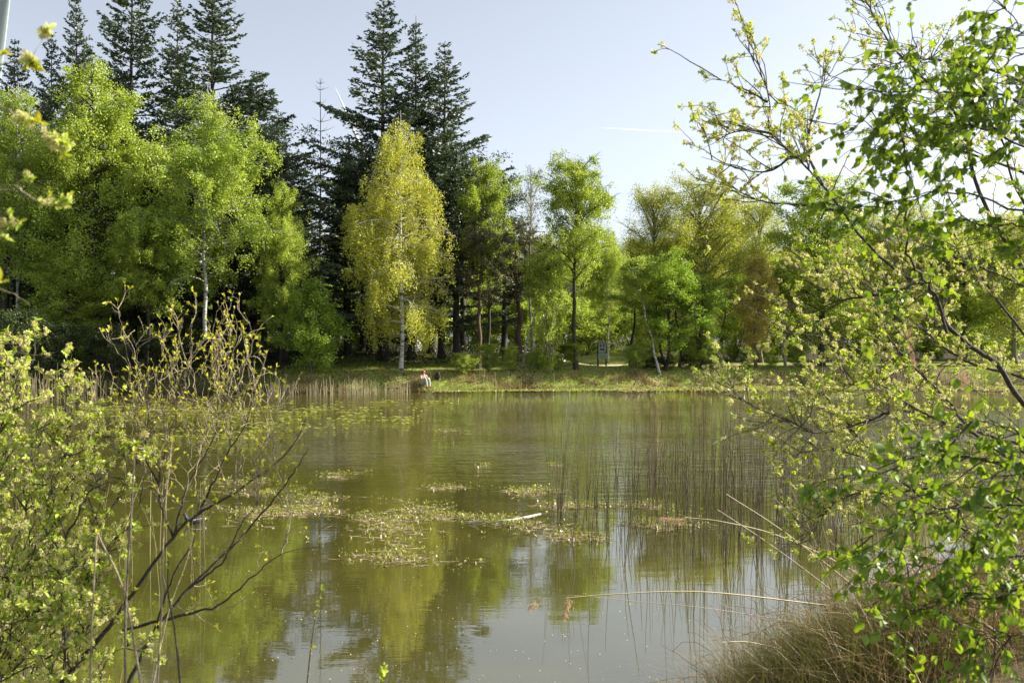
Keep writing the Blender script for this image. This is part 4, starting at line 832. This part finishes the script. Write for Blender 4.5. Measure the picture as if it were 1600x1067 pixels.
decorate(e, org, tw+sub, rg, CAT, 1.2, .95, 'blossom', 'catkins')

# right birch: broad heart shaped leaves close to the camera
RB = [
 [(1480, 520, 3.3), (1460, 460, 3.2), (1442, 433, 3.2), (1422, 402, 3.15), (1415, 341, 3.1), (1419, 280, 3.1), (1414, 238, 3.1), (1413, 202, 3.1), (1419, 166, 3.1), (1433, 117, 3.1), (1433, 60, 3.1)],
 [(1800, 300, 2.9), (1650, 130, 2.9), (1595, 45, 2.9), (1561, -10, 2.9)],
 [(1800, 330, 2.8), (1600, 160, 2.8), (1520, 150, 2.8), (1440, 140, 2.8), (1380, 150, 2.8)],
 [(1800, 420, 2.9), (1640, 260, 2.9), (1540, 200, 2.9), (1450, 190, 2.9), (1340, 165, 2.9)],
 [(1800, 500, 3.0), (1640, 370, 3.0), (1560, 350, 3.0), (1490, 348, 3.0)],
 [(1800, 420, 3.0), (1620, 340, 3.0), (1500, 300, 3.0), (1420, 310, 3.0), (1330, 340, 3.1)],
 [(1800, 760, 2.6), (1640, 700, 2.6), (1560, 660, 2.6), (1500, 660, 2.6)],
 [(1800, 800, 2.6), (1640, 740, 2.6), (1540, 720, 2.6), (1440, 700, 2.6), (1400, 740, 2.6)],
 [(1800, 900, 2.7), (1640, 800, 2.7), (1540, 790, 2.7), (1460, 800, 2.7), (1380, 830, 2.7), (1330, 850, 2.7)],
 [(1800, 960, 2.8), (1640, 880, 2.8), (1540, 870, 2.8), (1460, 880, 2.8), (1400, 900, 2.8)],
 [(1800, 1000, 2.7), (1640, 930, 2.7), (1560, 930, 2.7), (1480, 930, 2.7), (1430, 960, 2.7)],
 [(1800, 1060, 2.6), (1660, 1000, 2.6), (1580, 990, 2.6), (1500, 1000, 2.6)],
 [(1800, 850, 2.9), (1640, 760, 2.9), (1560, 820, 2.9), (1500, 840, 2.9)],
 [(1800, 100, 2.9), (1660, 60, 2.9), (1590, 90, 2.9), (1540, 130, 2.9)],
 [(1800, 520, 3.0), (1680, 300, 3.0), (1640, 200, 3.0), (1600, 190, 3.0), (1500, 170, 3.0)],
]
e, org, mains, sub, tw, rg = shrub('birch_branches', 'near birch boughs with broad glossy green leaves at the right edge', RB, .0055, 'twig_dark', 81, 19, .25, 3, .12, up=-.05, bias=(-.2, 0, -.12), cat='tree', wig=.004, r_tw=(.002, .0013))
BL = [leaf_shape(.044, .038, .25, c, 'heart') for c in (.05, .25, .45)]
decorate(e, org, tw+sub, rg, BL, 5.0, .60, 'near_leaf', 'leaves', fwd=.35, hangd=.75, sides=.55)
# left willow
LW = []
tips = [(40, 515, 4.6), (115, 562, 4.5), (60, 540, 4.6), (130, 610, 4.4), (10, 560, 4.5), (225, 705, 4.2), (228, 770, 4.2), (170, 880, 4.1), (120, 690, 4.2), (180, 722, 4.2), (60, 650, 4.3), (20, 600, 4.4), (210, 1000, 4.0), (100, 800, 4.1), (10, 700, 4.2), (60, 930, 3.9), (185, 940, 3.9), (20, 840, 4.0), (110, 880, 4.0), (150, 820, 4.1), (0, 960, 3.8), (110, 990, 3.8), (90, 760, 4.3), (170, 660, 4.5)]
rr_ = random.Random(9)
for (a, b, c) in tips:
    bx = rr_.choice([-140, -90, -60, 60, 95, 20]); by = 1130+rr_.uniform(0, 40)
    m1 = (bx*.6+a*.4+rr_.uniform(-25, 25), by*.65+b*.35, c+.15); m2 = (bx*.2+a*.8+rr_.uniform(-15, 15)-18, by*.3+b*.7, c+.05)
    LW.append([(bx, by, c+.2), m1, m2, (a, b, c)])
LW.append([(98, 1100, 4.1), (99, 1028, 4.1), (102, 920, 4.1), (102, 841, 4.1), (73, 757, 4.1), (58, 714, 4.1)])
LW.append([(102, 841, 4.1), (140, 770, 4.1), (165, 740, 4.1), (210, 700, 4.2)])
LW.append([(-140, 960, 3.9), (0, 973, 3.9), (80, 968, 3.9), (160, 990, 3.9)])
e, org, mains, sub, tw, rg = shrub('willow_shrub', 'blossoming willow shrub with pale catkins filling the lower left corner', LW, .006, 'twig_dark', 90, 12, .20, 3, .11, up=.4, cat='shrub', wig=.005)
decorate(e, org, tw+sub, rg, WIL, 1.6, .80, 'willow_leaf', 'leaves')
decorate(e, org, tw+sub, rg, CAT, 1.1, .95, 'blossom', 'catkins')
# left shrub with yellow buds: dark stems rising from the lower left
LB = [
 [(70, 1110, 4.4), (95, 1067, 4.4), (170, 980, 4.4), (205, 930, 4.4), (270, 840, 4.4), (310, 802, 4.4), (360, 775, 4.4), (430, 725, 4.4), (462, 690, 4.4), (478, 655, 4.4)],
 [(180, 1110, 4.2), (200, 1067, 4.2), (240, 990, 4.2), (300, 915, 4.25), (370, 845, 4.3), (440, 765, 4.3), (470, 720, 4.3), (482, 700, 4.3)],
 [(190, 985, 4.3), (280, 962, 4.3), (340, 945, 4.3), (390, 905, 4.3), (440, 865, 4.3), (500, 853, 4.3)],
 [(270, 838, 4.4), (252, 790, 4.4), (250, 735, 4.4), (262, 690, 4.4), (276, 640, 4.4), (275, 600, 4.4)],
 [(272, 836, 4.4), (290, 770, 4.45), (310, 730, 4.5), (335, 680, 4.5), (342, 630, 4.5), (350, 580, 4.5), (362, 530, 4.5)],
 [(250, 760, 4.4), (228, 710, 4.4), (232, 650, 4.4), (222, 600, 4.4), (205, 550, 4.4), (185, 505, 4.4)],
 [(310, 802, 4.4), (335, 750, 4.3), (360, 700, 4.3), (385, 660, 4.3), (398, 600, 4.3), (385, 555, 4.3)],
 [(240, 990, 4.2), (270, 900, 4.1), (300, 850, 4.1), (310, 790, 4.1), (330, 740, 4.1)],
 [(300, 915, 4.25), (345, 880, 4.2), (375, 820, 4.2), (400, 790, 4.2), (420, 740, 4.2)],
]
BT = [(183, 470), (172, 500), (205, 522), (216, 548), (250, 508), (270, 480), (305, 482), (322, 492), (340, 474), (350, 462), (366, 482), (382, 490), (402, 540), (300, 530), (277, 545), (236, 562), (418, 602), (432, 606), (330, 545), (360, 532), (130, 603), (182, 618), (150, 596), (442, 668), (458, 700), (290, 602), (340, 600), (382, 640), (250, 620), (315, 575), (372, 575), (395, 580), (345, 520), (290, 560), (410, 640), (200, 640), (320, 640), (300, 500), (355, 495), (375, 515), (260, 575), (225, 590)]
rr_ = random.Random(12); nodes = [(q[0], q[1], q[2]) for ln in LB for q in ln[1:-1]]
for (a, b) in BT:
    c = min([n for n in nodes if n[1] > b+90], key=lambda n: abs(n[0]-a)*1.2+abs(n[1]-b-170)+rr_.uniform(0, 70))
    yd = c[2]+rr_.uniform(-.2, .2); m1 = (c[0]*.7+a*.3+rr_.uniform(-14, 14), c[1]*.65+b*.35, c[2]); m2 = (c[0]*.25+a*.75+rr_.uniform(-12, 12), c[1]*.3+b*.7, yd)
    LB.append([c, m1, m2, (a, b, yd)])
rad = [.013, .011, .008, .0065, .0065, .0055, .006, .0055, .0055]+[.0030]*len(BT)
e, org, mains, sub, tw, rg = shrub('budding_shrub', 'bare branching shrub with yellow opening buds in front of the pond at the left', LB, rad, 'twig_tan', 95, 7.5, .17, 2, .08, up=.55, jit=.25, cat='shrub', wig=.006, r_tw=(.0022, .0014), dark_n=9)
decorate(e, org, [m for m in mains[9:]]+sub+tw, rg, BUD, 1.0, .60, 'bud_leaf', 'buds', s0=.45)
o = e.children[0]
# top left near branch
TL = [[(-160, 130, 1.7), (-20, 105, 1.65), (20, 97, 1.62), (48, 90, 1.6), (68, 60, 1.6)], [(48, 90, 1.6), (26, 72, 1.62)],
      [(-160, 120, 1.8), (-10, 162, 1.75), (25, 182, 1.72), (60, 205, 1.7), (100, 218, 1.68)],
      [(-160, 300, 1.75), (-10, 298, 1.7), (25, 292, 1.68), (38, 262, 1.68)], [(25, 292, 1.68), (55, 312, 1.66), (100, 325, 1.65)],
      [(-160, 350, 1.7), (-10, 352, 1.66), (8, 378, 1.66), (22, 368, 1.66)], [(-160, 420, 1.7), (0, 452, 1.68), (45, 476, 1.66)]]
def twig_spray(idx, label, cats, buds, seed):
    e, org, mains, sub, tw, rg = shrub('willow_branch', label, [TL[i] for i in idx], .0022, 'twig_tan', seed, 0, .05, 1, .03, cat='branch', wig=.001, group='willow sprays at the top left edge')
    mk = lambda L: [np.array([P(*q) for q in pr]) for pr in L]
    if cats: decorate(e, org, mk(cats), rg, CAT, 3.0, .55, 'blossom', 'catkins', s0=.1); decorate(e, org, mk(cats), rg, WIL, 3.0, .5, 'willow_leaf', 'leaves', s0=.1)
    if buds: decorate(e, org, mk(buds), rg, BUD, 1.2, .7, 'bud_leaf', 'young_leaves', s0=.6)
twig_spray([0, 1], 'highest near willow spray with a forked tip against the sky at the top left', [[(38, 96, 1.6), (50, 98, 1.6)], [(66, 52, 1.6), (75, 44, 1.6)]], [[(-6, 88, 1.6), (2, 84, 1.6)], [(40, 98, 1.6), (48, 100, 1.6)]], 99)
twig_spray([2], 'near willow spray with two large cream catkin bunches over the left birches', [[(20, 184, 1.7), (50, 192, 1.7)], [(75, 212, 1.7), (108, 226, 1.68)], [(85, 215, 1.7), (100, 240, 1.68)]], [[(40, 188, 1.7), (60, 190, 1.7)]], 100)
twig_spray([3, 4], 'near willow spray with a bright yellow leaf pair below the two large bunches', [[(36, 268, 1.68), (45, 280, 1.68)], [(60, 312, 1.66), (84, 320, 1.66)], [(84, 322, 1.66), (108, 312, 1.65)]], [[(70, 313, 1.66), (76, 306, 1.66)], [(100, 320, 1.66), (108, 308, 1.66)]], 101)
twig_spray([5], 'near willow spray curling at the left edge under the bright yellow leaf pair', [[(0, 350, 1.66), (26, 350, 1.66)], [(0, 330, 1.66), (14, 330, 1.66)], [(0, 376, 1.66), (6, 372, 1.66)]], [[(10, 352, 1.66), (30, 345, 1.66)]], 102)
twig_spray([6], 'lowest bare twig at the left edge of the top left sprays', [], [[(-6, 448, 1.67), (-2, 440, 1.66)]], 103)
# thin single shoots near the camera
def shoot(pts, r, label, n, tm, sc, mat='twig', leafm='bud_leaf', seed=1):
    p = np.array([P(*q) for q in pts]); org = p[0]; c = catmull(p, 6); e = empty('young_shoot', tuple(org)); V, Q = tubes([(c-org, r*np.linspace(1, .5, len(c)))], 6)
    link('stem', mesh_from('stem', V, [Q], mat, None, True), e); rg = np.random.default_rng(seed)
    decorate(e, org, [c]*n, rg, tm, 1.0, sc, leafm, 'leaves', s0=.15, tip=False, fwd=.5, sides=.8); decorate(e, org, [c], rg, tm, 1, sc*1.1, leafm, 'tip_leaves')
    return tag(e, label, 'shoot', 'thin shoots near the camera')
shoot([(478, 1090, 3.0), (484, 1030, 3.0), (490, 985, 3.0), (497, 945, 3.0), (502, 918, 3.0)], .0032, 'thin upright shoot with small lime leaves at bottom centre left', 7, BUD, .5, 'twig', 'willow_leaf', 3)
shoot([(592, 1100, 3.0), (596, 1060, 3.0), (601, 1038, 3.0)], .002, 'small leafy yellow green sprig at the bottom edge', 3, WIL, .6, 'twig', 'willow_leaf', 4)
shoot([(512, 1090, 3.2), (516, 1062, 3.2)], .002, 'tiny yellow leaf tip at the bottom edge left of the sprig', 1, BUD, .7, 'twig', 'bud_leaf', 5)
shoot([(225, 1100, 2.4), (195, 930, 2.4), (160, 850, 2.4), (150, 828, 2.4)], .003, 'blurred grey stem slanting left with one bud at its top', 1, BUD, .5, 'twig_tan', 'bud_leaf', 6)
shoot([(140, 1100, 2.3), (144, 960, 2.3), (150, 850, 2.3), (152, 832, 2.3)], .0026, 'blurred upright grey stem left of the dark stem', 1, BUD, .5, 'twig_tan', 'bud_leaf', 7)
shoot([(196, 1100, 2.2), (196, 960, 2.2), (205, 800, 2.2), (210, 705, 2.2)], .003, 'blurred tall stem crossing the willow blossom', 1, BUD, .6, 'twig', 'bud_leaf', 8)
shoot([(244, 1100, 2.6), (252, 960, 2.6), (256, 820, 2.6), (268, 690, 2.6)], .0028, 'blurred tall tan stem with a pale bud right of the willow blossom', 1, BUD, .6, 'twig_tan', 'bud_leaf', 9)
shoot([(284, 1100, 2.6), (275, 1000, 2.6), (262, 920, 2.6), (264, 870, 2.6)], .0032, 'short curved dark shoot in front of the budding shrub', 3, BUD, .5, 'twig_dark', 'willow_leaf', 10)
shoot([(232, 1100, 3.0), (262, 960, 3.0), (290, 880, 3.0), (302, 836, 3.0)], .0024, 'thin tan stem with an orange bud near the water bird', 1, BUD, .45, 'twig_tan', 'bud_leaf', 11)

# ---------------------------------------------------------------- notice board, vehicle, bag, bird, person
M['post'] = bark_mat('post', (0.05, 0.03, 0.02), (0.12, 0.08, 0.05), (8, 8, 2)); M['van_shade_paint'] = plain('van_shade_paint', (0.34, 0.37, 0.38), .5, .08); M['white_paint'] = plain('white_paint', (0.5, 0.52, 0.5), .4, .05)  # van's white is dimmed so its paint carries the shade of the wood
M['board_frame'] = plain('board_frame', (0.16, 0.20, 0.14), .6); M['board_face'] = plain('board_face', (0.55, 0.60, 0.50), .4, .25, 5); M['map_green'] = plain('map_green', (0.30, 0.45, 0.22), .4, .2, 5); M['print'] = plain('print', (0.10, 0.14, 0.12), .5)
M['glass'] = plain('glass', (0.02, 0.025, 0.025), .08); M['black'] = plain('black', (0.012, 0.012, 0.014), .7); M['rubber'] = plain('rubber', (0.02, 0.02, 0.02), .85)
def boxm(name, boxes, mat, bev=.01, rotx=0):
    bm = bmesh.new()
    for (c, s) in boxes:
        r = bmesh.ops.create_cube(bm, size=1, matrix=Matrix.Translation(c) @ Matrix.Diagonal((*s, 1)))
        es = list({ed for v_ in r['verts'] for ed in v_.link_edges}); bmesh.ops.bevel(bm, geom=es, offset=min(bev, min(s)*.3), segments=2, affect='EDGES')
    me = bpy.data.meshes.new(name); bm.to_mesh(me); bm.free(); me.materials.append(M[mat]); return me
Yd = 61.5; x = PX(941, Yd); z = float(gh(x, Yd)); nb = empty('notice_board', (x, Yd, z)); tag(nb, 'wooden notice board on two posts with a framed upper panel and a pale map below', 'notice board')
zt = PZ(535, Yd)-z
for sx in (-.26, .24): link('post', boxm('post', [((sx, 0.06, zt/2-.1), (.09, .09, zt+.1))], 'post'), nb)
zc = PZ(543, Yd)-z; u_ = link('upper_panel', boxm('upper_panel', [((0, 0, zc), (.44, .03, .56))], 'board_face', .006), nb)
link('panel_frame', boxm('panel_frame', [((0, -.01, zc+.29), (.52, .06, .04)), ((0, -.01, zc-.29), (.52, .06, .04)), ((-.24, -.01, zc), (.04, .06, .54)), ((.24, -.01, zc), (.04, .06, .54))], 'board_frame'), nb)
link('printed_sheet', boxm('printed_sheet', [((-.1, -.02, zc+.12), (.13, .012, .2)), ((.09, -.02, zc+.13), (.13, .012, .18)), ((0, -.02, zc-.12), (.3, .012, .16))], 'print', .002), u_)
zc = PZ(556.5, Yd)-z; lp = link('lower_panel', boxm('lower_panel', [((0.03, -.05, zc), (.56, .03, .36))], 'white_paint', .008), nb)
link('printed_map', boxm('printed_map', [((.05, -.07, zc), (.36, .012, .26)), ((-.18, -.07, zc+.05), (.08, .012, .16))], 'map_green', .002), lp)
# white vehicle far between the trunks
Yd = 69; x = PX(628, Yd); z = float(gh(x, Yd)); vn = empty('parked_van', (x, Yd, z)); tag(vn, 'small white van parked in the wood, half hidden behind the birch stem and trunks', 'van')
bm = bmesh.new(); prof = [(-1.05, .35), (-1.08, .95), (-.98, 1.2), (-.82, 1.78), (-.7, 1.86), (.7, 1.86), (.82, 1.78), (.98, 1.2), (1.08, .95), (1.05, .35)]
f0 = [bm.verts.new((a, 0, b)) for a, b in prof]; f1 = [bm.verts.new((a, 4.2, b)) for a, b in prof]; bm.faces.new(f0[::-1]); bm.faces.new(f1)
for i in range(len(prof)): j = (i+1) % len(prof); bm.faces.new((f0[i], f0[j], f1[j], f1[i]))
bmesh.ops.bevel(bm, geom=[ed for ed in bm.edges if abs(ed.verts[0].co.y-ed.verts[1].co.y) < .01], offset=.06, segments=3, affect='EDGES'); bmesh.ops.recalc_face_normals(bm, faces=bm.faces)
me = bpy.data.meshes.new('van_body'); bm.to_mesh(me); bm.free(); me.materials.append(M['van_shade_paint']); link('body', me, vn)
link('rear_window', boxm('rear_window', [((0, -.015, 1.36), (1.5, .04, .44))], 'glass', .03), vn); link('bumper', boxm('bumper', [((0, -.06, .5), (1.9, .14, .2))], 'black', .04), vn)
M['lamp_red'] = plain('lamp_red', (0.4, 0.02, 0.02), .3)
for sx in (-.95, .95): link('tail_lamp', boxm('tail_lamp', [((sx, -.015, .95), (.13, .05, .34))], 'lamp_red', .02), vn)
for sx in (-.9, .9):
    for sy in (.8, 3.4): V, Q = tubes([([(sx-.1, sy, .33), (sx-.09, sy, .33), (sx+.09, sy, .33), (sx+.1, sy, .33)], np.array([.2, .33, .33, .2]))], 18); link('wheel', mesh_from('wheel', V, [Q], 'rubber', None, True), vn)
# black bag beside the person
PYd = 52.1; bx = PX(683.5, PYd); bz = float(gh(bx, PYd)); bag = empty('backpack', (bx, PYd, bz)); tag(bag, 'black backpack standing on the grass beside the seated person', 'backpack')
bm = bmesh.new(); bmesh.ops.create_uvsphere(bm, u_segments=20, v_segments=14, radius=1)
for v_ in bm.verts:
    q = v_.co; t = q.z; w = 1-.35*max(0, t); v_.co = Vector((math.copysign(abs(q.x)**.7, q.x)*.15*w+.03*max(0, t), math.copysign(abs(q.y)**.7, q.y)*.10*w, .20+.21*t))
for f in bm.faces: f.smooth = True
me = bpy.data.meshes.new('bag_body'); bm.to_mesh(me); bm.free(); me.materials.append(M['black']); link('bag_body', me, bag)
link('pocket', boxm('pocket', [((0, -.11, .15), (.19, .05, .16))], 'black', .02), bag)
th = np.linspace(0, math.pi, 9); V, Q = tubes([(np.stack([.03+.035*np.cos(th), 0*th, .40+.05*np.sin(th)], -1), .008)], 6); link('carry_loop', mesh_from('carry_loop', V, [Q], 'black'), bag)
for sx in (-.07, .07): V, Q = tubes([([(sx, .09, .36), (sx, .15, .26), (sx, .15, .14), (sx, .08, .05)], .012)], 6); link('strap', mesh_from('strap', V, [Q], 'black', None, True), bag)
# water bird
M['feather_dark'] = plain('feather_dark', (0.025, 0.028, 0.034), .6, .3, 30); M['feather_white'] = plain('feather_white', (0.75, 0.75, 0.72), .7); M['beak'] = plain('beak', (0.55, 0.08, 0.03), .4)
b0 = W(303, 818, 0); bird = empty('water_bird', (b0[0], b0[1], 0)); bird.rotation_euler = (0, 0, math.radians(14)); tag(bird, 'dark moorhen with white flank streak swimming behind the budding shrub stems', 'water bird')
def skinned(name, verts, edges, radii, mat, sub=2, parent=None, root=0):
    me = bpy.data.meshes.new(name); me.from_pydata([tuple(v_) for v_ in verts], edges, []); o = bpy.data.objects.new(name, me); COL.objects.link(o)
    if parent: o.parent = parent
    o.modifiers.new('skin', 'SKIN'); 
    if not me.skin_vertices: pass
    for i, r in enumerate(radii): me.skin_vertices[0].data[i].radius = (r, r) if not isinstance(r, tuple) else r
    me.skin_vertices[0].data[root].use_root = True
    m = o.modifiers.new('sub', 'SUBSURF'); m.levels = sub; m.render_levels = sub
    dg = bpy.context.evaluated_depsgraph_get(); ev = o.evaluated_get(dg); nm = bpy.data.meshes.new_from_object(ev); o.modifiers.clear(); o.data = nm
    nm.materials.clear(); nm.materials.append(M[mat]); nm.polygons.foreach_set('use_smooth', np.ones(len(nm.polygons), bool)); return o
skinned('body', [(.16, 0, .07), (.09, 0, .045), (0, 0, .035), (-.08, 0, .05), (-.115, 0, .10), (-.125, 0, .145), (-.15, 0, .155)], [(i, i+1) for i in range(6)], [.012, .04, .058, .046, .022, .024, .012], 'feather_dark', 2, bird, 2)
V, Q = tubes([([(-.148, 0, .155), (-.172, 0, .150), (-.188, 0, .146)], np.array([.009, .006, .001]))], 8); link('beak', mesh_from('beak', V, [Q], 'beak', None, True), bird)
for sy in (-1, 1): V, Q = tubes([([(-.05, sy*.050, .055), (0, sy*.060, .062), (.06, sy*.050, .070), (.11, sy*.030, .078)], np.array([.002, .005, .005, .002]))], 6); link('flank_streak', mesh_from('flank_streak', V, [Q], 'feather_white', None, True), bird)
V, Q = tubes([([(.12, 0, .052), (.15, 0, .062), (.172, 0, .08)], np.array([.012, .016, .003]))], 8); link('undertail', mesh_from('undertail', V, [Q], 'feather_white', None, True), bird)

# seated person
M['skin'] = plain('skin', (0.48, 0.28, 0.20), .55, .05); M['hair'] = plain('hair', (0.20, 0.028, 0.012), .5, .3, 30); M['top'] = plain('top', (0.45, 0.33, 0.34), .8, .2, 14); M['trousers'] = plain('trousers', (0.28, 0.33, 0.31), .85, .08); M['shoe'] = plain('shoe', (0.05, 0.05, 0.05), .6); M['eye'] = plain('eye', (0.03, 0.02, 0.02), .3); M['lip'] = plain('lip', (0.5, 0.16, 0.13), .5)
Yp = 51.55; xp = PX(661, Yp); zp = float(gh(xp, Yp)); per = empty('person', (xp, Yp, zp)); per.rotation_euler = (0, 0, math.radians(38))
tag(per, 'red haired person in pale top and grey trousers sitting on the far bank, knees up', 'person')
# local frame: facing -Y (towards the water), rotated to the right
bv = [(0, 0, .13), (0, .02, .26), (0, .01, .40), (0, -.03, .52), (0, -.05, .60), (0, -.07, .66), (0, -.085, .73), (0, -.085, .80)]; be = [(i, i+1) for i in range(7)]; br = [.125, .105, (.125, .09), (.135, .085), .05, .048, (.078, .092), (.07, .08)]
def add(par, pts, rad):
    k = par
    for p_, r_ in zip(pts, rad): bv.append(p_); br.append(r_); be.append((k, len(bv)-1)); k = len(bv)-1
    return k
for s in (-1, 1):
    sx = s*.085
    add(0, [(sx, -.03, .12), (sx*1.1, -.22, .27), (sx*1.15, -.38, .40), (sx*1.1, -.44, .22), (sx*1.05, -.50, .03), (sx*1.05, -.52, -.04), (sx*1.2, -.62, -.06)], [.088, .078, .060, .055, .040, .036, .03])
    h = add(3, [(s*.16, -.02, .53), (s*.20, -.10, .40), (s*.17, -.20, .33), (s*.11, -.34, .36), (s*.05, -.43, .37), (s*.02, -.46, .36)], [.05, .042, .036, .030, .022, .020])
    for q in range(4): add(h, [(-s*.015, -.475+.010*q, .375-.018*q), (-s*.045, -.47+.008*q, .372-.018*q), (-s*(.066+.004*(q in (1, 2))), -.455, .366-.018*q)], [.008, .0075, .006])
    add(h-1, [(s*.03, -.44, .395), (-s*.005, -.455, .405)], [.009, .007])
skinned('body', bv, be, br, 'skin', 2, per, 0)
def over(name, verts, edges, rad, mat, root=0): return skinned(name, verts, edges, rad, mat, 2, per, root)
over('top', [(0, .01, .20), (0, .02, .30), (0, .01, .40), (0, -.03, .51), (.12, -.025, .54), (-.12, -.025, .54)], [(0, 1), (1, 2), (2, 3), (3, 4), (3, 5)], [.128, .118, (.14, .102), (.142, .097), .055, .055], 'top', 1)
tv = [(0, .01, .13), (0, .015, .21)]; te = [(0, 1)]; trd = [.138, .125]
for s in (-1, 1):
    k = 0
    for p_, r_ in zip([(s*.09, -.04, .12), (s*.095, -.22, .27), (s*.10, -.38, .405), (s*.095, -.44, .22), (s*.092, -.49, .05)], [.10, .092, .074, .070, .058]): tv.append(p_); trd.append(r_); te.append((k, len(tv)-1)); k = len(tv)-1
over('trousers', tv, te, trd, 'trousers')
for s in (-1, 1): over('shoe', [(s*.09, -.49, -.05), (s*.095, -.56, -.065), (s*.10, -.66, -.07)], [(0, 1), (1, 2)], [.045, .042, .032], 'shoe', 1)
over('hair', [(0, -.055, .80), (0, -.02, .74), (0, .015, .64), (0, .03, .54), (0, .04, .46), (.055, -.05, .76), (-.055, -.05, .76), (.075, -.03, .62), (-.075, -.03, .62)], [(0, 1), (1, 2), (2, 3), (3, 4), (0, 5), (0, 6), (5, 7), (6, 8)], [.088, .085, .08, .065, .03, .045, .045, .028, .028], 'hair', 1)
for s in (-1, 1):
    bm = bmesh.new(); bmesh.ops.create_uvsphere(bm, u_segments=10, v_segments=8, radius=.010, matrix=Matrix.Translation((s*.03, -.172, .755))); me = bpy.data.meshes.new('eye'); bm.to_mesh(me); bm.free(); me.materials.append(M['eye']); link('eye', me, per)
skinned('nose', [(0, -.165, .755), (0, -.186, .728)], [(0, 1)], [.008, .012], 'skin', 1, per); skinned('mouth', [(-.02, -.166, .700), (.02, -.166, .700)], [(0, 1)], [.006, .006], 'lip', 1, per)

# two neighbours of one kind that would share a label: tell them apart by their side
seen = {}
for o in [o for o in COL.objects if o.parent is None and o.get('label') and 'reed' not in o.name and o.get('group') != 'dry stems over the right bank tangle']:
    seen.setdefault(o['label'], []).append(o)
for lb, os_ in seen.items():
    if len(os_) > 1 and len(lb.split()) < 14:
        os_.sort(key=lambda o: o.location.x/max(o.location.y, 1))
        for i, o in enumerate(os_): o['label'] = lb+(', left one' if i == 0 else ', right one' if i == len(os_)-1 else ', middle one')
